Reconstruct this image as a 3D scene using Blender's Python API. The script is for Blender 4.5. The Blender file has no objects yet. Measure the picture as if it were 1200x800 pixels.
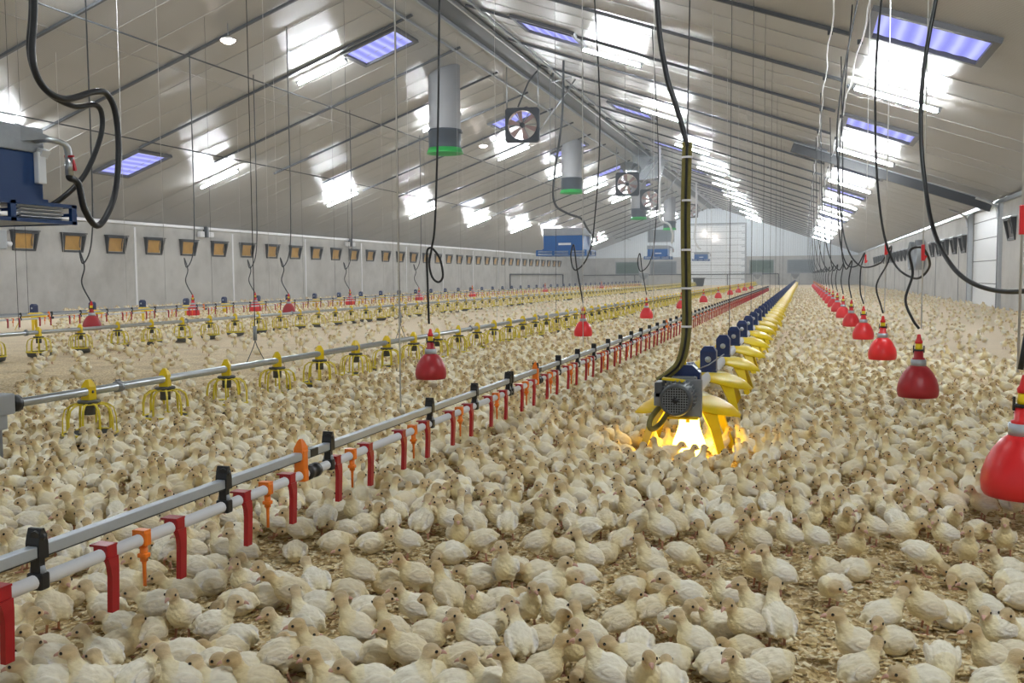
import bpy, bmesh, math, random
import numpy as np
from math import sin, cos, pi, radians
from mathutils import Vector, Matrix
random.seed(7)
rng = np.random.default_rng(7)
SC = bpy.context.scene
COL = SC.collection

# ------------------------------------------------------------------ camera, world, exposure
EYE = 0.9
cam_data = bpy.data.cameras.new('camera')
cam = bpy.data.objects.new('camera', cam_data)
COL.objects.link(cam)
cam_data.sensor_fit = 'HORIZONTAL'
cam_data.sensor_width = 36.0
cam_data.lens = 1111.14 / 1200 * 36
cam_data.clip_start = 0.05
cam_data.clip_end = 300
_y, _p, _r = 0.29663, 0.06804, -0.00745          # yaw left, pitch down, roll
_f0 = Vector((-sin(_y), cos(_y), 0)); _r0 = Vector((cos(_y), sin(_y), 0)); _u0 = Vector((0, 0, 1))
_f = _f0 * cos(_p) - _u0 * sin(_p)
_u = _u0 * cos(_p) + _f0 * sin(_p)
_rr = _r0 * cos(_r) + _u * sin(_r)
_uu = _u * cos(_r) - _r0 * sin(_r)
cam.matrix_world = Matrix(((_rr.x, _uu.x, -_f.x, 0), (_rr.y, _uu.y, -_f.y, 0), (_rr.z, _uu.z, -_f.z, EYE), (0, 0, 0, 1)))
SC.camera = cam

world = bpy.data.worlds.new('world')
SC.world = world
world.use_nodes = True
world.node_tree.nodes['Background'].inputs[0].default_value = (0.86, 0.93, 1.0, 1)
world.node_tree.nodes['Background'].inputs[1].default_value = 0.45
SC.view_settings.view_transform = 'Standard'
SC.view_settings.look = 'None'
SC.view_settings.exposure = 0.12
SC.view_settings.gamma = 1.0
SC.view_settings.use_curve_mapping = False
SC.cycles.use_denoising = True
SC.cycles.max_bounces = 6
SC.cycles.diffuse_bounces = 4
SC.cycles.glossy_bounces = 3
SC.cycles.transmission_bounces = 4
SC.cycles.sample_clamp_indirect = 6.0
TUBE_POWER = 380.0
SKY_POWER = 1.15
HAZE = 0.0048
SC.cycles.volume_bounces = 0

# ------------------------------------------------------------------ materials
MATS = {}
def pm(name, color, rough=0.5, metal=0.0, var=0.06, scale=12.0, bump=0.0, bscale=60.0, spec=0.5, sub=0.0, trans=0.0):
    m = bpy.data.materials.new(name); m.use_nodes = True
    nt = m.node_tree; b = nt.nodes['Principled BSDF']
    tc = nt.nodes.new('ShaderNodeTexCoord')
    n = nt.nodes.new('ShaderNodeTexNoise'); n.inputs['Scale'].default_value = scale; n.inputs['Detail'].default_value = 5
    nt.links.new(tc.outputs['Object'], n.inputs['Vector'])
    mx = nt.nodes.new('ShaderNodeMix'); mx.data_type = 'RGBA'
    c = Vector(color[:3])
    lo = c * (1 - var); hi = c * (1 + var)
    mx.inputs[6].default_value = (*lo, 1); mx.inputs[7].default_value = (min(hi[0], 1), min(hi[1], 1), min(hi[2], 1), 1)
    nt.links.new(n.outputs['Fac'], mx.inputs[0])
    nt.links.new(mx.outputs[2], b.inputs['Base Color'])
    b.inputs['Roughness'].default_value = rough
    b.inputs['Metallic'].default_value = metal
    b.inputs['Specular IOR Level'].default_value = spec
    if sub:
        b.inputs['Subsurface Weight'].default_value = sub
        b.inputs['Subsurface Radius'].default_value = (0.02, 0.015, 0.008)
        b.inputs['Subsurface Scale'].default_value = 0.6
    if trans:
        b.inputs['Transmission Weight'].default_value = trans
    if bump:
        n2 = nt.nodes.new('ShaderNodeTexNoise'); n2.inputs['Scale'].default_value = bscale; n2.inputs['Detail'].default_value = 4
        nt.links.new(tc.outputs['Object'], n2.inputs['Vector'])
        bp = nt.nodes.new('ShaderNodeBump'); bp.inputs['Strength'].default_value = bump; bp.inputs['Distance'].default_value = 0.01
        nt.links.new(n2.outputs['Fac'], bp.inputs['Height'])
        nt.links.new(bp.outputs['Normal'], b.inputs['Normal'])
    MATS[name] = m
    return m

def emat(name, color, strength):
    m = bpy.data.materials.new(name); m.use_nodes = True
    nt = m.node_tree; nt.nodes.clear()
    e = nt.nodes.new('ShaderNodeEmission'); e.inputs[0].default_value = (*color, 1); e.inputs[1].default_value = strength
    o = nt.nodes.new('ShaderNodeOutputMaterial'); nt.links.new(e.outputs[0], o.inputs[0])
    MATS[name] = m
    return m

pm('galvanised', (0.52, 0.55, 0.58), 0.32, 0.85, 0.12, 30)
pm('dull_steel', (0.30, 0.32, 0.345), 0.5, 0.5, 0.12, 20)
pm('rail_grey', (0.46, 0.50, 0.55), 0.42, 0.45, 0.08, 40)
pm('dark_channel', (0.055, 0.058, 0.062), 0.55, 0.2, 0.1, 20)
pm('pvc_white', (0.80, 0.80, 0.82), 0.35, 0, 0.04, 20)
pm('red_plastic', (0.38, 0.008, 0.014), 0.35, 0, 0.08, 15)
pm('bell_red', (0.74, 0.022, 0.025), 0.33, 0, 0.10, 9)
pm('bell_dark_red', (0.40, 0.020, 0.028), 0.38, 0, 0.10, 9)
pm('orange_plastic', (0.88, 0.20, 0.01), 0.38, 0, 0.08, 15)
pm('yellow_plastic', (0.86, 0.62, 0.008), 0.38, 0, 0.08, 10, sub=0.15)
pm('pan_yellow', (0.78, 0.62, 0.03), 0.42, 0, 0.1, 10)
pm('cream_plastic', (0.86, 0.72, 0.20), 0.42, 0, 0.08, 10)
pm('black_plastic', (0.012, 0.012, 0.013), 0.4, 0, 0.1, 20)
pm('rubber', (0.012, 0.013, 0.015), 0.38, 0, 0.15, 20)
pm('dark_cord', (0.05, 0.055, 0.06), 0.6, 0, 0.1, 20)
pm('white_cord', (0.66, 0.66, 0.65), 0.6, 0, 0.1, 20)
pm('navy_plastic', (0.013, 0.030, 0.115), 0.4, 0, 0.12, 20)
pm('heater_blue', (0.004, 0.034, 0.13), 0.35, 0.1, 0.1, 6)
pm('heater_blue_light', (0.012, 0.10, 0.32), 0.35, 0.1, 0.1, 6)
pm('motor_grey', (0.25, 0.265, 0.28), 0.42, 0.4, 0.1, 30)
pm('motor_dark', (0.085, 0.092, 0.10), 0.45, 0.2, 0.1, 30)
pm('box_grey', (0.36, 0.38, 0.40), 0.5, 0.1, 0.08, 15)
pm('pan_grey', (0.09, 0.09, 0.085), 0.55, 0, 0.15, 20)
pm('olive_strap', (0.20, 0.175, 0.05), 0.75, 0, 0.22, 60, bump=0.3, bscale=300)
pm('chimney_grey', (0.38, 0.385, 0.40), 0.45, 0, 0.05, 4)
pm('chimney_dark', (0.05, 0.065, 0.085), 0.4, 0.2, 0.1, 4)
pm('chimney_green', (0.02, 0.42, 0.07), 0.4, 0, 0.08, 4)
pm('fan_dark', (0.018, 0.022, 0.030), 0.45, 0.1, 0.1, 6)
pm('fan_blade', (0.46, 0.32, 0.30), 0.45, 0.2, 0.1, 10)
pm('skylight_frame', (0.075, 0.075, 0.08), 0.5, 0.1, 0.1, 6)
pm('inlet_black', (0.022, 0.020, 0.018), 0.55, 0, 0.15, 10)
pm('inlet_amber', (0.46, 0.25, 0.035), 0.55, 0, 0.22, 5)
pm('inlet_dark', (0.05, 0.04, 0.03), 0.6, 0, 0.2, 5)
pm('duct_metal', (0.55, 0.60, 0.64), 0.18, 0.9, 0.1, 6)
pm('door_white', (0.88, 0.90, 0.92), 0.45, 0, 0.03, 3)
pm('door_seam', (0.16, 0.17, 0.18), 0.6, 0, 0.1, 6)
pm('roof_seam', (0.42, 0.41, 0.395), 0.5, 0, 0.05, 10)
pm('green_panel', (0.10, 0.16, 0.12), 0.6, 0, 0.25, 3)
pm('grey_panel', (0.20, 0.23, 0.25), 0.6, 0, 0.2, 3)
pm('sticker_white', (0.75, 0.77, 0.80), 0.5, 0, 0.05, 10)
pm('valve_red', (0.45, 0.02, 0.03), 0.4, 0, 0.1, 10)
pm('tub_dark', (0.05, 0.05, 0.055), 0.55, 0, 0.1, 10)
pm('work_tan', (0.56, 0.40, 0.24), 0.8, 0, 0.1, 10)
pm('brick_red', (0.32, 0.10, 0.08), 0.8, 0, 0.2, 6)
emat('tube_glow', (0.90, 0.96, 1.0), TUBE_POWER)
emat('spot_glow', (1.0, 0.86, 0.74), 30.0)
emat('heat_glow', (1.0, 0.70, 0.11), 9.5)

def tex(m):
    nt = m.node_tree
    return nt, nt.nodes['Principled BSDF'], nt.nodes.new('ShaderNodeTexCoord')

def ramp(nt, fac, stops):
    r = nt.nodes.new('ShaderNodeValToRGB')
    el = r.color_ramp.elements
    while len(el) < len(stops): el.new(0.5)
    for e, (p, c) in zip(el, stops):
        e.position = p; e.color = (*c, 1)
    nt.links.new(fac, r.inputs[0])
    return r.outputs[0]

def litter_mat():
    m = bpy.data.materials.new('wood_shavings'); m.use_nodes = True
    nt, b, tc = tex(m)
    v = nt.nodes.new('ShaderNodeTexVoronoi'); v.inputs['Scale'].default_value = 85; v.inputs['Randomness'].default_value = 1
    mp = nt.nodes.new('ShaderNodeMapping'); mp.inputs['Scale'].default_value = (1.0, 0.6, 1)
    n0 = nt.nodes.new('ShaderNodeTexNoise'); n0.inputs['Scale'].default_value = 14; n0.inputs['Detail'].default_value = 3
    ad = nt.nodes.new('ShaderNodeMix'); ad.data_type = 'RGBA'; ad.blend_type = 'LINEAR_LIGHT'; ad.inputs[0].default_value = 0.012
    nt.links.new(tc.outputs['Object'], n0.inputs['Vector'])
    nt.links.new(tc.outputs['Object'], ad.inputs[6]); nt.links.new(n0.outputs['Color'], ad.inputs[7])
    nt.links.new(ad.outputs[2], mp.inputs[0]); nt.links.new(mp.outputs[0], v.inputs['Vector'])
    sx = nt.nodes.new('ShaderNodeSeparateColor'); nt.links.new(v.outputs['Color'], sx.inputs[0])
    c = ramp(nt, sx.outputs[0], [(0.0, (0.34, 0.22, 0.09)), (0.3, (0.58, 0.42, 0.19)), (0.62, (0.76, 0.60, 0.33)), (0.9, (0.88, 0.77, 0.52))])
    # shavings turn paler with distance down the hall
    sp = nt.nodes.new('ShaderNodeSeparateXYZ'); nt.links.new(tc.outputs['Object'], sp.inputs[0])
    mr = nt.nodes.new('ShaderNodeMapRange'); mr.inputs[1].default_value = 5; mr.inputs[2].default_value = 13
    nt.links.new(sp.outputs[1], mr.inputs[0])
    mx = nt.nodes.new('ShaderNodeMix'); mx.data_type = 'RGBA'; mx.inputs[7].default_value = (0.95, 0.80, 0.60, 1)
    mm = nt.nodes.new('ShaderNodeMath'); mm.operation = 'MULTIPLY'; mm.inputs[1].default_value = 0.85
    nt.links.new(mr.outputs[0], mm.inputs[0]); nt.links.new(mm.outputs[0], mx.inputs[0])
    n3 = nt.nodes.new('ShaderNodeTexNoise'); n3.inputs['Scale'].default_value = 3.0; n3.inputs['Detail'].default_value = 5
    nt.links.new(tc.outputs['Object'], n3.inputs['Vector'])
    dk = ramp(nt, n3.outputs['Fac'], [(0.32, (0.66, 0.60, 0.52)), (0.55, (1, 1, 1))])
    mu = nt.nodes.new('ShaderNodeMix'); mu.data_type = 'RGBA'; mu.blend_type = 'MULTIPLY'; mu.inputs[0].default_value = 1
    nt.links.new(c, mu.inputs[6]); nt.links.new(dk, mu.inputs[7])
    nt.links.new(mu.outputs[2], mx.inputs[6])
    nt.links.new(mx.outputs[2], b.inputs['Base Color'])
    b.inputs['Roughness'].default_value = 0.9
    bp = nt.nodes.new('ShaderNodeBump'); bp.inputs['Strength'].default_value = 0.9; bp.inputs['Distance'].default_value = 0.012
    nt.links.new(v.outputs['Distance'], bp.inputs['Height']); nt.links.new(bp.outputs['Normal'], b.inputs['Normal'])
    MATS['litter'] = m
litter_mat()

def flake_mat():
    m = bpy.data.materials.new('shaving_flake'); m.use_nodes = True
    nt, b, tc = tex(m)
    g = nt.nodes.new('ShaderNodeNewGeometry')
    c = ramp(nt, g.outputs['Random Per Island'], [(0.0, (0.38, 0.25, 0.10)), (0.35, (0.62, 0.46, 0.21)), (0.7, (0.80, 0.66, 0.38)), (1.0, (0.94, 0.86, 0.64))])
    nt.links.new(c, b.inputs['Base Color']); b.inputs['Roughness'].default_value = 0.85
    MATS['flake'] = m
flake_mat()

def roof_mat():
    # pale painted sandwich panel with fine ribs running from eave to ridge; local x = along the slope, y = along the building
    m = bpy.data.materials.new('roof_panel'); m.use_nodes = True
    nt, b, tc = tex(m)
    n = nt.nodes.new('ShaderNodeTexNoise'); n.inputs['Scale'].default_value = 0.6; n.inputs['Detail'].default_value = 6
    nt.links.new(tc.outputs['Object'], n.inputs['Vector'])
    c = ramp(nt, n.outputs['Fac'], [(0.3, (0.275, 0.268, 0.252)), (0.7, (0.325, 0.317, 0.30))])
    nt.links.new(c, b.inputs['Base Color'])
    b.inputs['Roughness'].default_value = 0.31
    b.inputs['Specular IOR Level'].default_value = 0.5
    sp = nt.nodes.new('ShaderNodeSeparateXYZ'); nt.links.new(tc.outputs['Object'], sp.inputs[0])
    k = nt.nodes.new('ShaderNodeMath'); k.operation = 'MULTIPLY'; k.inputs[1].default_value = 2 * pi / 0.045
    nt.links.new(sp.outputs[1], k.inputs[0])
    s = nt.nodes.new('ShaderNodeMath'); s.operation = 'SINE'; nt.links.new(k.outputs[0], s.inputs[0])
    bp = nt.nodes.new('ShaderNodeBump'); bp.inputs['Strength'].default_value = 1.0; bp.inputs['Distance'].default_value = 0.0007
    nt.links.new(s.outputs[0], bp.inputs['Height']); nt.links.new(bp.outputs['Normal'], b.inputs['Normal'])
    MATS['roof'] = m
roof_mat()

def wall_mat():
    m = bpy.data.materials.new('cast_concrete'); m.use_nodes = True
    nt, b, tc = tex(m)
    n = nt.nodes.new('ShaderNodeTexNoise'); n.inputs['Scale'].default_value = 1.1; n.inputs['Detail'].default_value = 9; n.inputs['Roughness'].default_value = 0.62
    nt.links.new(tc.outputs['Object'], n.inputs['Vector'])
    c = ramp(nt, n.outputs['Fac'], [(0.3, (0.40, 0.39, 0.37)), (0.55, (0.52, 0.51, 0.49)), (0.75, (0.58, 0.57, 0.55))])
    nt.links.new(c, b.inputs['Base Color']); b.inputs['Roughness'].default_value = 0.75
    n2 = nt.nodes.new('ShaderNodeTexNoise'); n2.inputs['Scale'].default_value = 30
    nt.links.new(tc.outputs['Object'], n2.inputs['Vector'])
    bp = nt.nodes.new('ShaderNodeBump'); bp.inputs['Strength'].default_value = 0.2; bp.inputs['Distance'].default_value = 0.01
    nt.links.new(n2.outputs['Fac'], bp.inputs['Height']); nt.links.new(bp.outputs['Normal'], b.inputs['Normal'])
    MATS['concrete'] = m
wall_mat()

def clad_mat():
    m = bpy.data.materials.new('ribbed_cladding'); m.use_nodes = True
    nt, b, tc = tex(m)
    w = nt.nodes.new('ShaderNodeTexWave'); w.bands_direction = 'X'; w.inputs['Scale'].default_value = 1.6; w.wave_profile = 'SIN'
    nt.links.new(tc.outputs['Object'], w.inputs['Vector'])
    c = ramp(nt, w.outputs['Fac'], [(0.0, (0.72, 0.79, 0.86)), (0.25, (0.82, 0.88, 0.94)), (1.0, (0.84, 0.90, 0.96))])
    nt.links.new(c, b.inputs['Base Color']); b.inputs['Roughness'].default_value = 0.5
    bp = nt.nodes.new('ShaderNodeBump'); bp.inputs['Strength'].default_value = 0.6; bp.inputs['Distance'].default_value = 0.03
    nt.links.new(w.outputs['Fac'], bp.inputs['Height']); nt.links.new(bp.outputs['Normal'], b.inputs['Normal'])
    MATS['cladding'] = m
clad_mat()

def pane_mat():
    # translucent corrugated daylight sheet: daylight is put in as its own glow, bands follow its corrugation
    m = bpy.data.materials.new('daylight_sheet'); m.use_nodes = True
    nt = m.node_tree; nt.nodes.clear()
    tc = nt.nodes.new('ShaderNodeTexCoord')
    w = nt.nodes.new('ShaderNodeTexWave'); w.bands_direction = 'X'; w.inputs['Scale'].default_value = 1.35; w.inputs['Distortion'].default_value = 0.6
    nt.links.new(tc.outputs['Object'], w.inputs['Vector'])
    c = ramp(nt, w.outputs['Fac'], [(0.0, (0.27, 0.28, 0.78)), (0.6, (0.36, 0.38, 0.88)), (1.0, (0.50, 0.53, 0.96))])
    e = nt.nodes.new('ShaderNodeEmission'); e.inputs[1].default_value = SKY_POWER
    nt.links.new(c, e.inputs[0])
    o = nt.nodes.new('ShaderNodeOutputMaterial'); nt.links.new(e.outputs[0], o.inputs[0])
    MATS['pane'] = m
pane_mat()

def down_mat(name, vary):
    m = bpy.data.materials.new(name); m.use_nodes = True
    nt, b, tc = tex(m)
    at = nt.nodes.new('ShaderNodeAttribute'); at.attribute_name = 'plumage'
    n = nt.nodes.new('ShaderNodeTexNoise'); n.inputs['Scale'].default_value = 55; n.inputs['Detail'].default_value = 6; n.inputs['Roughness'].default_value = 0.7
    mp = nt.nodes.new('ShaderNodeMapping'); mp.inputs['Scale'].default_value = (0.45, 1.2, 1.0)
    nt.links.new(tc.outputs['Object'], mp.inputs[0]); nt.links.new(mp.outputs[0], n.inputs['Vector'])
    dk = ramp(nt, n.outputs['Fac'], [(0.30, (0.84, 0.81, 0.75)), (0.58, (1.04, 1.03, 1.0))])
    mu = nt.nodes.new('ShaderNodeMix'); mu.data_type = 'RGBA'; mu.blend_type = 'MULTIPLY'; mu.inputs[0].default_value = 0.55
    nt.links.new(at.outputs['Color'], mu.inputs[6]); nt.links.new(dk, mu.inputs[7])
    last = mu.outputs[2]
    if vary:
        oi = nt.nodes.new('ShaderNodeObjectInfo')
        c2 = ramp(nt, oi.outputs['Random'], [(0.0, (0.90, 0.83, 0.70)), (0.45, (1, 0.97, 0.92)), (1.0, (1.03, 1.03, 1.04))])
        m2 = nt.nodes.new('ShaderNodeMix'); m2.data_type = 'RGBA'; m2.blend_type = 'MULTIPLY'; m2.inputs[0].default_value = 1
        nt.links.new(last, m2.inputs[6]); nt.links.new(c2, m2.inputs[7]); last = m2.outputs[2]
    nt.links.new(last, b.inputs['Base Color'])
    b.inputs['Roughness'].default_value = 0.85
    b.inputs['Specular IOR Level'].default_value = 0.15
    b.inputs['Sheen Weight'].default_value = 0.25
    b.inputs['Sheen Roughness'].default_value = 0.5
    if vary:
        bp = nt.nodes.new('ShaderNodeBump'); bp.inputs['Strength'].default_value = 0.8; bp.inputs['Distance'].default_value = 0.006
        nt.links.new(n.outputs['Fac'], bp.inputs['Height']); nt.links.new(bp.outputs['Normal'], b.inputs['Normal'])
    MATS[name] = m
down_mat('poult_down', True)
down_mat('flock_down', False)
pm('beak_pink', (0.62, 0.36, 0.28), 0.45, 0, 0.1, 90)
pm('eye_black', (0.006, 0.005, 0.005), 0.12, 0, 0.0, 10, spec=0.8)

# ------------------------------------------------------------------ mesh helpers
class MB:
    def __init__(s): s.v = []; s.f = []; s.mi = []; s.sm = []; s.mats = []
    def _m(s, mat):
        if mat not in s.mats: s.mats.append(mat)
        return s.mats.index(mat)
    def add(s, vs, fs, mat, smooth=False):
        o = len(s.v); k = s._m(mat)
        s.v.extend([tuple(p) for p in vs])
        for f in fs:
            s.f.append(tuple(i + o for i in f)); s.mi.append(k); s.sm.append(smooth)
        return s
    def box(s, c, d, mat, rot=None, bevel=0.0):
        x, y, z = d[0] / 2, d[1] / 2, d[2] / 2
        if bevel:
            b = min(bevel, x * .9, y * .9, z * .9)
            bm = bmesh.new(); bmesh.ops.create_cube(bm, size=1.0)
            for q in bm.verts: q.co = Vector((q.co.x * d[0], q.co.y * d[1], q.co.z * d[2]))
            bmesh.ops.bevel(bm, geom=list(bm.edges), offset=b, segments=2, affect='EDGES', profile=0.6)
            bm.verts.index_update()
            vs = [q.co.copy() for q in bm.verts]; fs = [[q.index for q in f.verts] for f in bm.faces]; bm.free()
        else:
            vs = [Vector((a * x, b_ * y, e * z)) for a in (-1, 1) for b_ in (-1, 1) for e in (-1, 1)]
            fs = [(0, 1, 3, 2), (4, 6, 7, 5), (0, 4, 5, 1), (2, 3, 7, 6), (0, 2, 6, 4), (1, 5, 7, 3)]
        if rot is not None: vs = [rot @ q for q in vs]
        c = Vector(c)
        return s.add([q + c for q in vs], fs, mat)
    def tube(s, pts, r, mat, n=8, cap=True, smooth=True, flat=None):
        pts = [Vector(p) for p in pts]
        rs = r if isinstance(r, (list, tuple)) else [r] * len(pts)
        vs = []; fs = []
        t0 = (pts[1] - pts[0]).normalized()
        a = Vector((0, 0, 1)) if abs(t0.z) < 0.9 else Vector((1, 0, 0))
        u = t0.cross(a).normalized()
        for i, p in enumerate(pts):
            t = (pts[min(i + 1, len(pts) - 1)] - pts[max(i - 1, 0)]).normalized()
            u = (u - t * u.dot(t)).normalized(); w = t.cross(u)
            for k in range(n):
                g = 2 * pi * k / n
                f2 = flat if flat else 1.0
                vs.append(p + u * cos(g) * rs[i] + w * sin(g) * rs[i] * f2)
        for i in range(len(pts) - 1):
            for k in range(n):
                fs.append((i * n + k, i * n + (k + 1) % n, (i + 1) * n + (k + 1) % n, (i + 1) * n + k))
        if cap:
            fs.append(tuple(range(n))[::-1]); fs.append(tuple((len(pts) - 1) * n + k for k in range(n)))
        return s.add(vs, fs, mat, smooth)
    def cyl(s, a, b, r, mat, n=16, r2=None):
        return s.tube([a, b], [r, r if r2 is None else r2], mat, n)
    def lathe(s, prof, mat, n=32, c=(0, 0, 0), rot=None, smooth=True, a0=0, a1=2 * pi):
        full = abs(a1 - a0 - 2 * pi) < 1e-6
        m = n if full else n + 1
        vs = []; fs = []
        for r, z in prof:
            for k in range(m):
                g = a0 + (a1 - a0) * k / n
                q = Vector((r * cos(g), r * sin(g), z))
                if rot is not None: q = rot @ q
                vs.append(q + Vector(c))
        for i in range(len(prof) - 1):
            for k in range(n):
                k2 = (k + 1) % m
                fs.append((i * m + k, i * m + k2, (i + 1) * m + k2, (i + 1) * m + k))
        return s.add(vs, fs, mat, smooth)
    def ball(s, c, r, mat, nu=12, nv=8, rot=None):
        r = r if isinstance(r, (tuple, list)) else (r, r, r)
        vs = []; fs = []
        for i in range(nv + 1):
            t = pi * i / nv
            for k in range(nu):
                g = 2 * pi * k / nu
                q = Vector((r[0] * sin(t) * cos(g), r[1] * sin(t) * sin(g), r[2] * cos(t)))
                if rot is not None: q = rot @ q
                vs.append(q + Vector(c))
        for i in range(nv):
            for k in range(nu):
                fs.append((i * nu + k, (i + 1) * nu + k, (i + 1) * nu + (k + 1) % nu, i * nu + (k + 1) % nu))
        return s.add(vs, fs, mat, True)
    def strap(s, pts, width_dir, w, t, mat):
        # flat strap along pts; width_dir a vector or list of vectors, w a width or list
        pts = [Vector(p) for p in pts]; vs = []; fs = []
        for i, p in enumerate(pts):
            d = Vector(width_dir[i] if isinstance(width_dir, list) else width_dir).normalized()
            ww = w[i] if isinstance(w, list) else w
            tg = (pts[min(i + 1, len(pts) - 1)] - pts[max(i - 1, 0)]).normalized()
            n = tg.cross(d).normalized()
            for a, b in ((-1, -1), (1, -1), (1, 1), (-1, 1)):
                vs.append(p + d * a * ww / 2 + n * b * t / 2)
        for i in range(len(pts) - 1):
            for k in range(4):
                fs.append((i * 4 + k, i * 4 + (k + 1) % 4, i * 4 + 4 + (k + 1) % 4, i * 4 + 4 + k))
        fs.append((3, 2, 1, 0)); e = (len(pts) - 1) * 4; fs.append((e, e + 1, e + 2, e + 3))
        return s.add(vs, fs, mat)
    def mesh(s, name):
        me = bpy.data.meshes.new(name)
        me.from_pydata([tuple(p) for p in s.v], [], s.f)
        for m in s.mats: me.materials.append(MATS[m] if isinstance(m, str) else m)
        me.polygons.foreach_set('material_index', s.mi)
        me.polygons.foreach_set('use_smooth', s.sm)
        bm = bmesh.new(); bm.from_mesh(me); bmesh.ops.recalc_face_normals(bm, faces=list(bm.faces)); bm.to_mesh(me); bm.free()
        me.update()
        return me
    def build(s, name, parent=None, loc=None):
        o = bpy.data.objects.new(name, s.mesh(name)); COL.objects.link(o)
        if parent is not None: o.parent = parent
        if loc is not None: o.location = loc
        return o

def tag(o, label=None, cat=None, group=None, kind=None):
    if label: o['label'] = label
    if cat: o['category'] = cat
    if group: o['group'] = group
    if kind: o['kind'] = kind
    return o
def root(name, label, cat, loc=(0, 0, 0), group=None, rz=0.0):
    o = bpy.data.objects.new(name, None); COL.objects.link(o); o.location = loc; o.rotation_euler[2] = rz
    o.empty_display_size = 0.1
    return tag(o, label, cat, group)
KIDS = {}
def kids(o): return [c for c in o.children]
def dup(o, loc, label, rz=None, group=None, scale=None, rot=None):
    def rec(x, par):
        c = x.copy(); COL.objects.link(c); c.parent = par
        for k in list(x.children): rec(k, c)
        return c
    c = rec(o, None)
    c.location = loc
    if rz is not None: c.rotation_euler[2] = rz
    if scale: c.scale = (scale,) * 3
    c['label'] = label
    if group: c['group'] = group
    return c
def bez(pts, n=8):
    # smooth path through points (Catmull-Rom)
    P = [Vector(p) for p in pts]; P = [P[0] * 2 - P[1]] + P + [P[-1] * 2 - P[-2]]
    out = []
    for i in range(1, len(P) - 2):
        for k in range(n):
            t = k / n; a, b, c, d = P[i - 1], P[i], P[i + 1], P[i + 2]
            out.append(0.5 * ((2 * b) + (c - a) * t + (2 * a - 5 * b + 4 * c - d) * t * t + (3 * b - a - 3 * c + d) * t ** 3))
    out.append(P[-2])
    return out
ORD = ['zeroth', 'first', 'second', 'third', 'fourth', 'fifth', 'sixth', 'seventh', 'eighth', 'ninth', 'tenth', 'eleventh', 'twelfth', 'thirteenth', 'fourteenth', 'fifteenth', 'sixteenth', 'seventeenth', 'eighteenth', 'nineteenth', 'twentieth']
TENS = {20: 'twenty', 30: 'thirty', 40: 'forty', 50: 'fifty', 60: 'sixty', 70: 'seventy', 80: 'eighty', 90: 'ninety'}
def nth(n):
    if n <= 20: return ORD[n]
    t, u = n // 10 * 10, n % 10
    if t >= 100: return str(n) + 'th'
    return TENS[t][:-1] + 'ieth' if u == 0 else TENS[t] + '-' + ORD[u]

# thin dusty haze that fills the hall
def haze_mat():
    m = bpy.data.materials.new('dusty_haze'); m.use_nodes = True
    nt = m.node_tree; nt.nodes.clear()
    v = nt.nodes.new('ShaderNodeVolumeScatter'); v.inputs['Color'].default_value = (0.90, 0.95, 1.0, 1); v.inputs['Density'].default_value = HAZE; v.inputs['Anisotropy'].default_value = 0.2
    o = nt.nodes.new('ShaderNodeOutputMaterial'); nt.links.new(v.outputs[0], o.inputs['Volume'])
    MATS['haze'] = m
haze_mat()
# ------------------------------------------------------------------ the hall
XL, XR, XM = -20.4, 4.78, -7.8
ZE, ZR, YN, YF = 2.745, 7.2, -6.0, 89.0
SL = (ZR - ZE) / (XR - XM)
AL = math.atan(SL)
def zroof(x): return ZR - SL * abs(x - XM)
def struct(mb, name, label=None):
    o = mb.build(name); o['kind'] = 'structure'
    if label: o['label'] = label
    return o
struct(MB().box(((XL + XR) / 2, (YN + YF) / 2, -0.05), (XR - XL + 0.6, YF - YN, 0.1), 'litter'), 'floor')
struct(MB().box((XL - 0.1, (YN + YF) / 2, ZE / 2), (0.2, YF - YN, ZE), 'concrete'), 'wall_left')
struct(MB().box((XR + 0.1, (YN + 26.5) / 2, ZE / 2), (0.2, 26.5 - YN, ZE), 'concrete'), 'wall_right')
struct(MB().box((XR + 0.1, (31.0 + YF) / 2, ZE / 2), (0.2, YF - 31.0, ZE), 'concrete'), 'wall_right')
# two roof slopes as slabs; object x runs up the slope so the ribs follow it
for side, nm in ((-1, 'ceiling_left'), (1, 'ceiling_right')):
    L = (XR - XM) / cos(AL)
    mb = MB().box((0, 0, 0.06), (L + 0.3, YF - YN, 0.12), 'roof')
    o = struct(mb, nm)
    o.location = (XM + side * (XR - XM) / 2, (YN + YF) / 2, (ZR + ZE) / 2)
    o.rotation_euler = (0, AL * side, 0)
# gable end: concrete below, ribbed cladding above
g = MB(); g.box(((XL + XR) / 2, YF + 0.1, 1.3), (XR - XL, 0.2, 2.6), 'concrete'); struct(g, 'wall_back')
g = MB()
vs = [(XL, YF + 0.02, 2.6), (XR, YF + 0.02, 2.6), (XR, YF + 0.02, ZE), (XM, YF + 0.02, ZR), (XL, YF + 0.02, ZE)]
g.add(vs + [(x, y + 0.15, z) for x, y, z in vs], [(0, 1, 2, 3, 4), (9, 8, 7, 6, 5)] + [(i, (i + 1) % 5, 5 + (i + 1) % 5, 5 + i) for i in range(5)], 'cladding')
struct(g, 'wall_back')
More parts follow.
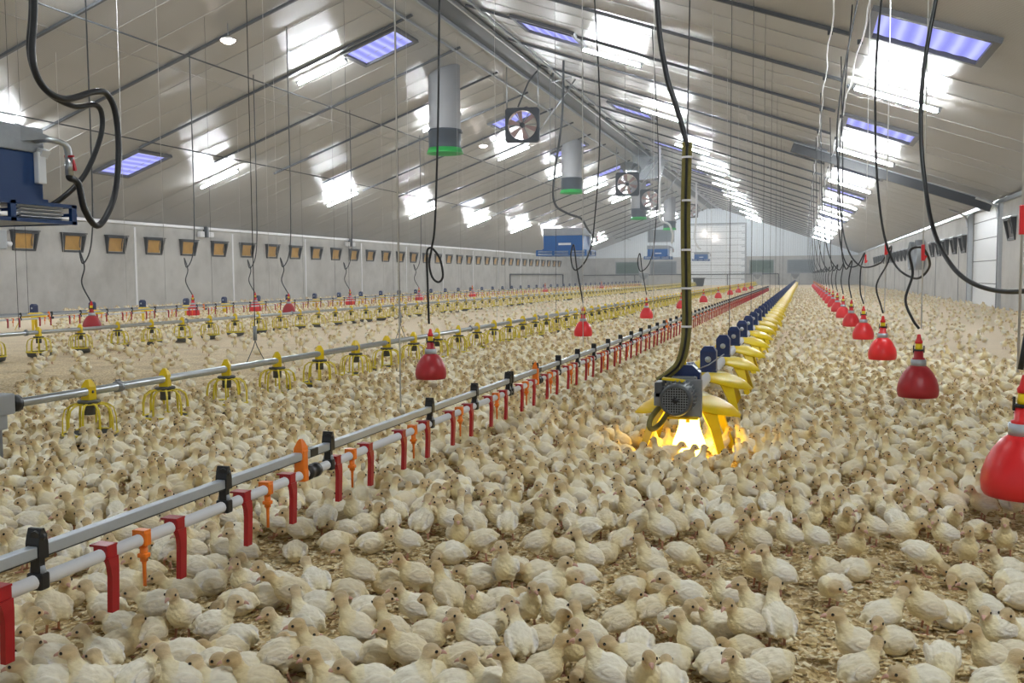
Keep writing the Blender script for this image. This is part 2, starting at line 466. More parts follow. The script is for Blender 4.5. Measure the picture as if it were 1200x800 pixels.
# eave trims, wall joints, rafters, seams
k = 1
for x, s in ((XL + 0.05, 1), (XR - 0.05, -1)):
    struct(MB().box((x, (YN + YF) / 2, ZE - 0.05), (0.10, YF - YN - 0.1, 0.09), 'pvc_white' if s > 0 else 'galvanised'), 'trim_%d' % k); k += 1
y = 14.1
while y < YF - 0.5:
    for s in (-1, 1):
        a, b = (0.8, 8.3) if s < 0 else (0.5, 8.4)   # distance from the ridge where the channel is bare
        mb = MB()
        mid = (a + b) / 2
        rot = Matrix.Rotation(AL * s, 3, 'Y')
        c = Vector((XM + s * mid, y, zroof(XM + mid) - 0.035))
        mb.box(c, ((b - a) / cos(AL), 0.055, 0.05), 'dark_channel', rot)
        mb.box(c + Vector((0, 0.05, 0.008)), ((b - a) / cos(AL), 0.05, 0.03), 'dull_steel', rot)
        struct(mb, 'trim_%d' % k); k += 1
    y += 3.205
for s in (-1, 1):
    y = 14.1 + 3.205 / 3
    while y < 60:
        mb = MB(); mid = 6.29
        mb.box((XM + s * mid, y, zroof(XM + mid) - 0.010), (12.3 / cos(AL), 0.016, 0.008), 'roof_seam', Matrix.Rotation(AL * s, 3, 'Y'))
        struct(mb, 'trim_%d' % k); k += 1
        y += 3.205 / 3
        if abs(((y - 14.1) / 3.205) - round((y - 14.1) / 3.205)) < 0.05: y += 3.205 / 3
# longitudinal roof trim lines
for x in (-12.9, -9.0):
    struct(MB().box((x, (10 + YF) / 2, zroof(x) - 0.01), (0.03, YF - 10, 0.012), 'roof', Matrix.Rotation(-AL, 3, 'Y')), 'trim_%d' % k); k += 1
# ridge channel with rails
struct(MB().box((XM, (8 + YF) / 2, ZR - 0.17), (0.62, YF - 8, 0.05), 'dark_channel').box((XM - 0.34, (8 + YF) / 2, ZR - 0.22), (0.05, YF - 8, 0.10), 'dull_steel').box((XM + 0.34, (8 + YF) / 2, ZR - 0.22), (0.05, YF - 8, 0.10), 'galvanised'), 'trim_%d' % k); k += 1
for x in (-8.75, -6.95):
    struct(MB().box((x, (8 + YF) / 2, zroof(x) - 0.06), (0.04, YF - 8, 0.05), 'dull_steel'), 'trim_%d' % k); k += 1
# joints of the cast wall panels on both sides
for i in range(12):
    struct(MB().box((XL + 0.008, 25.6 + 5.44 * i - 5.44 * 0, ZE / 2 - .06), (0.02, 0.09, ZE - 0.22), 'pvc_white'), 'trim_%d' % k); k += 1
for i in range(9):
    struct(MB().box((XR - 0.006, 33.2 + 5.44 * i, 0.9), (0.014, 0.03, 1.7), 'door_seam'), 'trim_%d' % k); k += 1
# steel haunch rafter over the side door
mb = MB()
for q0, q1, mat in ((-0.30, 0.0, 'dark_channel'), (0.0, 0.05, 'dull_steel')):
    pass
x0, x1 = -0.3, 4.62
c = Vector(((x0 + x1) / 2, 27.0, (zroof(x0) + zroof(x1)) / 2 - 0.20)); L = (x1 - x0) / cos(AL); R_ = Matrix.Rotation(AL, 3, 'Y')
mb.box(c, (L, 0.02, 0.24), 'black_plastic', R_); mb.box(c + R_ @ Vector((0, 0, 0.12)), (L, 0.16, 0.02), 'dull_steel', R_); mb.box(c - R_ @ Vector((0, 0, 0.12)), (L, 0.16, 0.02), 'black_plastic', R_)
struct(mb, 'trim_%d' % k); k += 1
# sectional side door between galvanised posts
d = root('door_2', 'white sectional side door between galvanised posts in the right wall', 'door', (XR, 28.75, 0)); d['kind'] = 'structure'
mb = MB().box((0.10, 0, 1.36), (0.05, 4.5, 2.70), 'door_white')
for z in (0.62, 1.24, 1.86, 2.35): mb.box((0.072, 0, z), (0.012, 4.5, 0.022), 'door_seam')
for z in np.arange(0.1, 2.7, 0.155): mb.box((0.074, 0, float(z)), (0.006, 4.5, 0.05), 'door_white')
mb.build('door_panel', d)
for y in (-2.3, 2.3):
    p = MB().box((-0.02, y, 1.36), (0.12, 0.16, 2.72), 'galvanised').box((-0.09, y + (0.05 if y < 0 else -0.05), 1.3), (0.02, 0.05, 2.6), 'dull_steel'); p.build('door_post', d)
    p = MB().tube(bez([(-0.10, y, 2.25), (-0.13, y, 2.5), (-0.28, y, 2.66), (-0.62, y, 2.80)]), 0.03, 'galvanised'); p.build('door_track', d)
# great sectional door in the gable
d = root('door_1', 'large white sectional door in the far gable wall', 'door', (-7.6, YF - 0.02, 0)); d['kind'] = 'structure'
mb = MB().box((0, 0, 2.75), (5.2, 0.08, 5.5), 'door_white')
for z in np.arange(0.6, 5.5, 0.61): mb.box((0, -0.045, float(z)), (5.2, 0.012, 0.03), 'door_seam')
for z in np.arange(0.1, 5.5, 0.152): mb.box((0, -0.042, float(z)), (5.2, 0.006, 0.02), 'rail_grey')
mb.build('door_panel', d)
fr = MB()
for x in (-2.68, 2.68): fr.box((x, -0.03, 2.78), (0.14, 0.12, 5.56), 'dull_steel')
fr.box((0, -0.03, 5.6), (5.5, 0.12, 0.12), 'dull_steel')
fr.build('door_frame', d)
hd = MB()
for z in np.arange(0.5, 5.4, 0.6): hd.box((2.45, -0.07, float(z)), (0.3, 0.03, 0.10), 'galvanised')
hd.build('door_hinge', d)

# the hazy air
hz = MB()
a = [(XL + .4, 0.02), (XR - .4, 0.02), (XR - .4, ZE - .1), (XM, ZR - .4), (XL + .4, ZE - .1)]
hz.add([(x, 9.0, z) for x, z in a] + [(x, YF - 0.1, z) for x, z in a], [(4, 3, 2, 1, 0), (5, 6, 7, 8, 9)] + [(i, (i + 1) % 5, 5 + (i + 1) % 5, 5 + i) for i in range(5)], 'haze')
o = hz.build('dusty_haze'); tag(o, 'thin bluish haze of dust in the air toward the far gable', 'haze', None, 'stuff')
# ------------------------------------------------------------------ lamps and skylights
def lamp_proto():
    t = root('fluorescent_lamp', 'x', 'lamp', (0, 0, 0), 'fluorescent tube lamps under the roof')
    MB().box((0, 0, 0.06), (1.34, 0.055, 0.035), 'pvc_white', bevel=0.008).box((-0.69, 0, 0.05), (0.05, 0.05, 0.06), 'box_grey').box((0.69, 0, 0.05), (0.05, 0.05, 0.06), 'box_grey').build('housing', t)
    MB().tube([(-0.66, 0, 0.0), (0.66, 0, 0.0)], 0.021, 'tube_glow', 12).build('tube', t)
    e = MB()
    for x in (-0.69, 0.69): e.cyl((x - 0.02, 0, 0), (x + 0.02, 0, 0), 0.024, 'dull_steel', 12)
    e.build('end_cap', t)
    MB().cyl((-0.5, 0, 0.07), (-0.5, 0, 0.20), 0.006, 'dull_steel', 6).build('hanger_rod', t)
    MB().cyl((0.5, 0, 0.07), (0.5, 0, 0.20), 0.006, 'dull_steel', 6).build('hanger_rod', t)
    return t
first = [None]
def put_lamp(x, y, label):
    s = 1 if x > XM else -1
    if first[0] is None: first[0] = lamp_proto(); o = first[0]; o['label'] = label
    else: o = dup(first[0], (0, 0, 0), label)
    o.rotation_euler = (0, AL * s, 0)
    o.location = (x, y, zroof(x) - 0.215)
for row, x, y0 in (('lower row on the left slope', -16.65, 16.8), ('upper row on the left slope', -11.1, 12.9), ('upper row on the right slope', -4.05, 20.85), ('lower row on the right slope', 1.42, 16.8)):
    y, i = y0, 1
    while y < 88:
        put_lamp(x, y, 'fluorescent tube lamp, %s from camera in the %s' % (nth(i), row)); i += 1; y += 7.95
# the same rows run on behind the camera
for x in (-16.65, 1.42):
    for y in (8.8, 0.9): put_lamp(x, y, 'white fluorescent tube lamp of the %s slope row %s the camera' % ('left' if x < XM else 'right', 'beside' if y > 5 else 'close to'))
for x in (-11.1, -4.05):
    for y in (4.9,) if x < XM else (12.9, 4.9): put_lamp(x, y, 'white fluorescent tube lamp of the %s slope upper row %s' % ('left' if x < XM else 'right', 'high before the camera' if y > 8 else 'above the camera'))

def skylight_proto():
    t = root('skylight', 'x', 'skylight', (0, 0, 0), 'blue skylights in the roof')
    f = MB()
    for x in (-0.72, 0.72): f.box((x, 0, -0.03), (0.09, 1.36, 0.08), 'skylight_frame')
    for y in (-0.64, 0.64): f.box((0, y, -0.03), (1.36, 0.09, 0.08), 'skylight_frame')
    f.build('frame', t)
    vs = []; fs = []
    n = 48
    for i in range(n + 1):
        x = -0.68 + 1.36 * i / n
        for y in (-0.60, 0.60): vs.append((x, y, -0.012 + 0.004 * sin(i / n * 2 * pi * 6)))
    for i in range(n): fs.append((2 * i, 2 * i + 1, 2 * i + 3, 2 * i + 2))
    MB().add(vs, fs, 'pane', True).build('pane', t)
    return t
first2 = [None]
def put_sky(x, y, label):
    s = 1 if x > XM else -1
    if first2[0] is None: first2[0] = skylight_proto(); o = first2[0]; o['label'] = label
    else: o = dup(first2[0], (0, 0, 0), label)
    o.rotation_euler = (0, AL * s, 0); o.location = (x, y, zroof(x))
for nm, x, ys in (('right roof slope near the eave', 1.51, (13.2, 21.2, 29.2, 37.2, 45.2, 53.2)), ('left roof slope near the eave', -16.92, (21.25,)), ('right roof slope near the ridge', -5.44, (20.85, 31.6, 40.5, 50, 60)), ('left roof slope near the ridge', -9.83, (21.4, 32.4, 41, 50, 60))):
    for i, y in enumerate(ys): put_sky(x, y, 'blue skylight, %s from the camera on the %s' % (nth(i + 1), nm))

# small round lamps
def spot(x, y, z, zc, label):
    t = root('round_lamp', label, 'lamp', (x, y, z), 'round warm lamps')
    MB().lathe([(0.0, 0.05), (0.05, 0.05), (0.13, 0.02), (0.152, -0.005), (0.148, -0.012)], 'pvc_white', 24).build('shade', t)
    MB().lathe([(0.0, -0.085), (0.08, -0.075), (0.135, -0.035), (0.145, 0.0)], 'spot_glow', 24).build('bulb', t)
    MB().cyl((0, 0, 0.05), (0, 0, zc - z), 0.008, 'dull_steel', 6).build('stem', t)
for x, y, d, l in ((-11.11, 16.95, 0.32, 'round warm lamp hanging from the left roof slope near the camera'), (-11.18, 33.16, 0.32, 'round warm lamp hanging beside the first grey chimney and the fan')):
    spot(x, y, zroof(x) - d, zroof(x) + 0.03, l)
for x, z, l in ((-8.6, 4.75, 'left of two round lamps on the big white gable door'), (-7.65, 4.35, 'right of two round lamps on the big white gable door')):
    t = root('round_lamp', l, 'lamp', (x, YF - 0.07, z), 'round warm lamps')
    MB().ball((0, -0.10, 0), 0.13, 'spot_glow', 16, 10).build('bulb', t)
    MB().box((0, -0.01, 0), (0.3, 0.06, 0.3), 'pvc_white', bevel=0.02).build('base', t)

# lamp power lines along the roof
def thing(mb, name, label, cat, group=None, loc=None):
    o = mb.build(name, None, loc); return tag(o, label, cat, group)
for x, l, m, dz in ((-12.07, 'thin dark conduit running lengthwise high under the left roof slope', 'dark_cord', 0.24), (-15.4, 'thin dark conduit running lengthwise low under the left roof slope', 'dark_cord', 0.24)):
    thing(MB().tube([(x, 5, zroof(x) - dz), (x, YF - 0.2, zroof(x) - dz)], 0.016, m, 6), 'conduit', l, 'conduit', 'conduits under the roof')
for x, l, dz in ((0.33, 'pale clipped cable running along the right roof slope toward the ridge side', 0.10), (0.72, 'pale clipped cable running past the tube ends on the right roof slope', 0.12)):
    pts = []
    y = 5.0
    while y < 80:
        pts.append((x + 0.02 * sin(y * 2), y, zroof(x) - dz - 0.03 * abs(sin(y * pi / 3.205)))); y += 0.8
    t = root('ceiling_cable', l, 'cable', (x, 5, zroof(x)), 'ceiling cables')
    MB().tube([(p[0] - x, p[1] - 5, p[2] - zroof(x)) for p in pts], 0.010, 'sticker_white', 6).build('cable', t)
    c = MB()
    y = 14.1
    while y < 60:
        c.box((0, y - 5, -dz + 0.02), (0.07, 0.05, 0.06), 'dark_channel'); y += 3.205
    c.build('clip', t)

# ------------------------------------------------------------------ wall inlets
def inlet_proto(nm, flap):
    t = root('wall_inlet', 'x', 'air inlet', (0, 0, 0), 'air inlets along the walls')
    f = MB()
    f.add([(0, -.46, .27), (0, .46, .27), (0, .40, -.27), (0, -.40, -.27), (.13, -.46, .25), (.13, .46, .25), (.03, .40, -.27), (.03, -.40, -.27),
           (0, -.40, .21), (0, .40, .21), (0, .34, -.21), (0, -.34, -.21), (.125, -.40, .20), (.125, .40, .20), (.03, .34, -.21), (.03, -.34, -.21)],
          [(4, 5, 13, 12), (5, 6, 14, 13), (6, 7, 15, 14), (7, 4, 12, 15), (0, 4, 7, 3), (1, 2, 6, 5), (0, 1, 5, 4), (3, 7, 6, 2), (12, 13, 9, 8), (13, 14, 10, 9), (14, 15, 11, 10), (15, 12, 8, 11)], 'inlet_black')
    f.build('frame', t)
    MB().box((0.03, 0, 0.03), (0.012, 0.62, 0.46), flap, Matrix.Rotation(radians(9), 3, 'Y')).build('flap', t)
    MB().tube([(0.14, 0.2, 0.24), (0.06, 0.22, 0.02), (0.05, 0.24, -0.12)], 0.012, 'dark_cord', 6).build('pull_rod', t)
    MB().box((0.07, 0, 0.28), (0.15, 0.96, 0.03), 'galvanised' if flap == 'inlet_dark' else 'inlet_black').build('hood', t)
    return t
li = inlet_proto('l', 'inlet_amber'); li.location = (XL + 0.002, 21.05, 1.98); li['label'] = 'amber air inlet on the left wall, first below the blue heater'
for i in range(1, 34):
    y = 21.05 + 1.817 * i
    if y > 84: break
    dup(li, (XL + 0.002, y, 1.98), 'amber air inlet, %s from the near end of the left wall' % nth(i + 1))
ri = inlet_proto('r', 'inlet_dark'); ri.location = (XR - 0.002, 25.2, 1.95); ri.rotation_euler[2] = pi; ri['label'] = 'dark air inlet on the right wall, nearer than the white side door'
n = 1
for y in [32.2 + 1.817 * i for i in range(5)] + [46 + 1.817 * i for i in range(14)]:
    dup(ri, (XR - 0.002, y, 1.80), 'dark air inlet on the right wall, %s one beyond the white side door' % nth(n)); n += 1
# drum fans on the right wall
for y, l in ((42.3, 'grey drum fan sticking out of the right wall behind the red cord grip'), (44.6, 'grey drum fan on the right wall, farther of the two drums')):
    t = root('drum_fan', l, 'fan', (XR - 0.02, y, 1.68), 'drum fans on the right wall')
    MB().lathe([(0.62, 0.0), (0.62, 0.32), (0.58, 0.32), (0.56, 0.05)], 'dull_steel', 32, rot=Matrix.Rotation(-pi / 2, 3, 'Y')).build('drum', t)
    MB().lathe([(0.0, 0.06), (0.57, 0.06)], 'fan_dark', 32, rot=Matrix.Rotation(-pi / 2, 3, 'Y')).build('blade_disc', t)
    MB().cyl((-0.02, 0, 0), (-0.20, 0, 0), 0.1, 'motor_grey').build('hub', t)
# small sensor boxes on the left wall
for y, l in ((29.2, 'pair of small boxes under the eave between two amber inlets'), (40.5, 'small floodlight box under the left eave in mid hall')):
    t = root('floodlight', l, 'floodlight', (XL + 0.02, y, 2.48), 'boxes under the left eave')
    MB().box((0.08, -0.22, 0), (0.14, 0.26, 0.2), 'pvc_white', bevel=0.02).build('box', t)
    MB().box((0.12, 0.0, 0.08), (0.18, 0.1, 0.38), 'motor_dark', bevel=0.02).build('bracket', t)
    MB().box((0.1, 0.26, 0.0), (0.16, 0.3, 0.18), 'pvc_white', bevel=0.02).build('lamp_body', t)
t = root('switch_box', 'grey switch box on the left wall before the first amber inlet', 'switch box', (XL + 0.01, 19.95, 1.98))
MB().box((0.12, 0, 0), (0.22, 0.62, 0.5), 'box_grey', bevel=0.03).build('box', t)
MB().cyl((0.12, 0.32, -0.1), (0.12, 0.52, -0.1), 0.07, 'pvc_white').build('plug', t)
# black pipe frame on the left wall far down
thing(MB().tube([(XL + 0.12, 66, 0.02), (XL + 0.12, 66, 1.08), (XL + 0.12, 82, 1.08), (XL + 0.12, 82, 0.02)], 0.05, 'black_plastic', 8), 'pipe_frame', 'black pipe bent along the foot of the far left wall', 'pipe')
thing(MB().tube([(XL + 0.4, YF - 0.45, 1.0), (-10.6, YF - 0.45, 1.0)], 0.045, 'dark_cord', 8).tube([(-10.6, YF - 0.45, 1.0), (-10.6, YF - 0.45, 0)], 0.045, 'dark_cord', 8).tube([(-15, YF - 0.45, 1.0), (-15, YF - 0.45, 0)], 0.045, 'dark_cord', 8), 'rail_pipe', 'dark rail pipe crossing the gable wall left of the big door', 'pipe', 'rail pipes at the gable')
thing(MB().tube([(-10.1, YF - 0.45, 1.0), (-2.0, YF - 0.45, 1.0)], 0.045, 'dark_cord', 8).tube([(-6.5, YF - 0.45, 1.0), (-6.5, YF - 0.45, 0)], 0.045, 'dark_cord', 8).tube([(-2.0, YF - 0.45, 1.0), (-2.0, YF - 0.45, 0)], 0.045, 'dark_cord', 8), 'rail_pipe', 'dark rail pipe crossing in front of the big gable door', 'pipe', 'rail pipes at the gable')
for x, z, w, h, m, l in ((-15.75, 1.65, 2.2, 1.1, 'green_panel', 'green fan panel at the left end of the gable wall'), (-12.4, 1.65, 2.4, 1.15, 'grey_panel', 'grey fan panel on the gable behind the middle blue heater'), (-12.6, 4.6, 2.4, 1.1, 'grey_panel', 'grey louvre panel high on the gable wall'), (-3.5, 1.65, 2.1, 1.2, 'green_panel', 'green fan panel right of the big gable door'), (-0.1, 1.65, 2.3, 1.15, 'grey_panel', 'grey fan panel at the right end of the gable wall')):
    t = root('fan_panel', l, 'wall panel', (x, YF - 0.03, z), 'fan panels on the gable wall')
    MB().box((0, 0, 0), (w, 0.06, h), m).build('panel', t)
    s = MB()
    for i in range(9): s.box((0, -0.05, -h / 2 + (i + .5) * h / 9), (w - 0.1, 0.05, 0.03), m, Matrix.Rotation(radians(35), 3, 'X'))
    s.build('louvre', t)
    f = MB()
    for a in (-1, 1): f.box((a * w / 2, -0.02, 0), (0.07, 0.09, h + .07), 'dull_steel').box((0, -0.02, a * h / 2), (w, 0.09, 0.07), 'dull_steel')
    f.build('frame', t)
# tubs and steel bins at the far end
for x, y, z, w, l in ((-8.2, 80, 0.35, 0.9, 'dark plastic tub standing on the litter before the gable door'),):
    t = root('plastic_tub', l, 'tub', (x, y, 0.0))
    MB().lathe([(0.0, 0.02), (w * .42, 0.0), (w * .55, 0.7), (w * .6, 0.72), (w * .52, 0.69), (w * .38, 0.1), (0, 0.08)], 'tub_dark', 24).build('tub', t)
    MB().lathe([(w * .56, 0.66), (w * .63, 0.67), (w * .63, 0.74), (w * .55, 0.74)], 'dull_steel', 24).build('rim', t)
def hopper(x, y, l):
    t = root('feed_hopper', l, 'hopper', (x, y, 0), 'steel feed hoppers at the line ends')
    MB().lathe([(0.14, 0.55), (0.52, 0.95), (0.54, 1.15), (0.50, 1.15), (0.48, 0.98), (0.12, 0.6)], 'dull_steel', 4, rot=Matrix.Rotation(pi / 4, 3, 'Z'), smooth=False).build('bin', t)
    for a in (-1, 1):
        for b in (-1, 1): MB().cyl((a * .34, b * .34, 0), (a * .34, b * .34, 0.98), 0.025, 'dull_steel', 6).build('leg', t)
hopper(-13.5, 84.5, 'steel feed hopper at the end of the far left feeder line')
hopper(-0.55, 85.5, 'steel feed hopper at the end of the middle feeder line')
hopper(-3.65, 84, 'steel feed hopper at the end of the pan line')

# ------------------------------------------------------------------ heaters, chimneys, fans
def heater(x, y, z, s, label, light):
    t = root('hanging_heater', label, 'heater', (x, y, z), 'blue hanging heaters'); t.scale = (1, 1, 0.80)
    b = 'heater_blue_light' if light else 'heater_blue'
    MB().box((0, 0, 0.42 * s), (1.06 * s, 0.9 * s, 0.48 * s), b, bevel=0.015).box((0, 0, 0.20 * s), (1.10 * s, 0.94 * s, 0.05 * s), b).build('body', t)
    MB().box((0, 0, 0.78 * s), (1.08 * s, 0.92 * s, 0.24 * s), 'dull_steel', bevel=0.01).build('top_housing', t)
    g = MB()
    for dy in (-0.62, 0.62): g.box((0, dy * s, 0.085 * s), (1.34 * s, 0.03 * s, 0.03 * s), b).box((0, dy * s, 0.005 * s), (1.34 * s, 0.03 * s, 0.03 * s), b).box((0, dy * s, 0.165 * s), (1.34 * s, 0.03 * s, 0.03 * s), b)
    for dx in (-0.66, -0.22, 0.22, 0.66): g.box((dx * s, -0.62 * s, 0.085 * s), (0.05 * s, 0.035 * s, 0.19 * s), b)
    for dx in (-0.66, 0.66):
        for hz_ in (0.005, 0.165): g.box((dx * s, 0, hz_ * s), (0.03 * s, 1.24 * s, 0.035 * s), b)
        for py in (-0.6, 0.0, 0.6): g.box((dx * s, py * s, 0.085 * s), (0.03 * s, 0.05 * s, 0.19 * s), b)
    g.box((0, 0, 0.01 * s), (1.3 * s, 1.2 * s, 0.02 * s), b)
    g.build('outlet_frame', t)
    v = MB()
    for i in range(4):
        for dx in (-0.44, 0.0, 0.44): v.box((dx * s, -0.59 * s, (0.035 + 0.034 * i) * s), (0.36 * s, 0.05 * s, 0.006 * s), 'sticker_white', Matrix.Rotation(radians(25), 3, 'X'))
        for sx in (-0.63, 0.63):
            for dy in (-0.3, 0.3): v.box((sx * s, dy * s, (0.035 + 0.034 * i) * s), (0.05 * s, 0.42 * s, 0.006 * s), 'sticker_white', Matrix.Rotation(radians(-25 if sx > 0 else 25), 3, 'Y'))
    v.build('vane', t)
    MB().box((0.05 * s, -0.455 * s, 0.38 * s), (0.34 * s, 0.006, 0.07 * s), 'sticker_white').build('plate', t)
    MB().box((0.55 * s, 0.40 * s, 0.52 * s), (0.05 * s, 0.08 * s, 0.30 * s), 'sticker_white', bevel=0.01).box((0.56 * s, 0.42 * s, 0.66 * s), (0.06 * s, 0.08 * s, 0.08 * s), 'sticker_white', Matrix.Rotation(0.5, 3, 'Y')).build('bracket', t)
    p = MB().tube(bez([(0.5 * s, 0.38 * s, 0.78 * s), (0.64 * s, 0.42 * s, 0.78 * s), (0.69 * s, 0.52 * s, 0.74 * s), (0.69 * s, 0.55 * s, 0.60 * s)]), 0.028 * s, 'galvanised', 10)
    p.cyl((0.69 * s, 0.55 * s, 0.64 * s), (0.69 * s, 0.55 * s, 0.46 * s), 0.035 * s, 'galvanised', 10)
    f = p.build('inlet_pipe', t)
    MB().box((0.72 * s, 0.56 * s, 0.58 * s), (0.02 * s, 0.02 * s, 0.15 * s), 'valve_red', Matrix.Rotation(-0.2, 3, 'Y')).box((0.71 * s, 0.53 * s, 0.64 * s), (0.08 * s, 0.02 * s, 0.02 * s), 'valve_red').build('valve_handle', f)
    MB().add([(0.52 * s, .2 * s, .92 * s), (0.66 * s, .44 * s, .80 * s), (.52 * s, .2 * s, .74 * s), (0.50 * s, .24 * s, .92 * s), (0.62 * s, .46 * s, .80 * s), (.50 * s, .24 * s, .74 * s)], [(0, 1, 2), (5, 4, 3), (0, 3, 4, 1), (1, 4, 5, 2), (2, 5, 3, 0)], 'dull_steel').build('gusset', t)
    for dx in (-0.45, 0.45): MB().cyl((dx * s, 0, 0.9 * s), (dx * s, 0, (zroof(x + abs(dx) * s) - z - 0.02) / 0.8), 0.008, 'dull_steel', 6).build('hanger_rod', t)
    return t
heater(-6.13, 5.55, 1.34, 1.0, 'large dark blue hanging heater at the left edge of the view', False)
heater(-6.05, 24.9, 1.45, 1.0, 'blue hanging heater with white plate over the middle of the pan lines', True)
heater(-6.0, 41.6, 1.62, 0.82, 'blue hanging heater left of the olive strap before the gable', True)
heater(-6.0, 60.0, 1.80, 0.75, 'smallest and farthest blue hanging heater in front of the gable door', True)
# hoses of the heaters
thing(MB().tube(bez([(-5.50, 5.85, 3.56), (-5.45, 5.82, 2.95), (-5.45, 5.78, 2.55), (-5.45, 5.87, 2.35), (-5.44, 6.08, 2.29), (-5.42, 6.39, 2.40), (-5.42, 6.53, 2.40), (-5.42, 6.62, 2.26), (-5.43, 6.65, 1.94), (-5.44, 6.59, 1.58), (-5.45, 6.41, 1.34), (-5.44, 6.25, 1.45), (-5.44, 6.19, 1.65), (-5.44, 6.10, 1.69), (-5.44, 6.10, 1.72)], 8), 0.026, 'rubber', 10), 'heater_hose', 'thick black hose looping down to the red valve of the near heater', 'hose', 'black hoses of the near heater')
thing(MB().tube(bez([(-5.53, 5.87, 3.57), (-5.50, 5.85, 2.97), (-5.50, 5.81, 2.57), (-5.50, 5.95, 2.34), (-5.48, 6.21, 2.26), (-5.48, 6.45, 2.31), (-5.48, 6.53, 2.24), (-5.50, 6.52, 2.05), (-5.55, 6.39, 1.75), (-5.62, 6.21, 1.55), (-5.72, 6.05, 1.43), (-5.85, 5.91, 1.37)], 8), 0.022, 'rubber', 10), 'heater_hose', 'black hose running in behind the outlet of the near heater', 'hose', 'black hoses of the near heater')
thing(MB().tube(bez([(-6.0, 24.4, 6.5), (-6.05, 24.4, 5.0), (-6.25, 24.3, 3.4), (-6.22, 24.3, 2.8), (-5.9, 24.3, 2.55), (-5.52, 24.3, 2.4), (-5.38, 24.4, 2.15), (-5.39, 25.3, 1.95)], 8), 0.03, 'dark_cord', 8), 'heater_hose', 'dark hose curling down onto the second blue heater', 'hose', 'hoses of the far heaters')
thing(MB().tube(bez([(-5.9, 41.2, 6.5), (-5.9, 41.2, 3.9), (-5.85, 41.2, 3.3), (-5.5, 41.2, 3.1), (-5.35, 41.2, 2.7), (-5.4, 41.4, 2.3)], 8), 0.045, 'white_cord', 8), 'heater_hose', 'pale hose curling down onto the third blue heater', 'hose', 'hoses of the far heaters')
thing(MB().tube(bez([(-6.3, 59.7, 6.6), (-6.3, 59.7, 4.4), (-6.4, 59.7, 3.3), (-6.2, 59.7, 2.7), (-6.0, 59.7, 2.5)], 8), 0.05, 'white_cord', 8), 'heater_hose', 'pale hose dropping onto the farthest blue heater', 'hose', 'hoses of the far heaters')

def chimney(x, y, zb, label):
    t = root('exhaust_chimney', label, 'exhaust chimney', (x, y, zb), 'exhaust chimneys under the ridge')
    zt = zroof(x) - zb + 0.2
    MB().lathe([(0.44, 0.5), (0.44, zt), (0.42, zt), (0.42, 0.5)], 'chimney_grey', 40).build('duct', t)
    d = MB().lathe([(0.45, 0.14), (0.455, 0.60), (0.475, 0.61), (0.475, 0.65), (0.44, 0.66), (0.42, 0.6), (0.42, 0.14)], 'chimney_dark', 40)
    d.build('fan_housing', t)
    MB().lathe([(0.42, 0.10), (0.50, 0.0), (0.515, 0.0), (0.50, 0.03), (0.46, 0.15), (0.43, 0.15)], 'chimney_green', 40).build('intake_ring', t)
    MB().lathe([(0.0, 0.3), (0.42, 0.3)], 'fan_dark', 32).build('fan_disc', t)
    MB().box((0.47, 0, 0.56), (0.06, 0.12, 0.06), 'black_plastic').build('clamp', t)
chimney(-9.55, 25.0, 4.33, 'nearest grey exhaust chimney with dark band and green intake ring')
chimney(-9.5, 40.0, 4.45, 'second exhaust chimney with green ring, above the second heater')
chimney(-9.5, 57.5, 4.3, 'third exhaust chimney with green ring, below the twin fans')
chimney(-9.5, 71.5, 4.3, 'farthest exhaust chimney with green ring beside the olive strap')

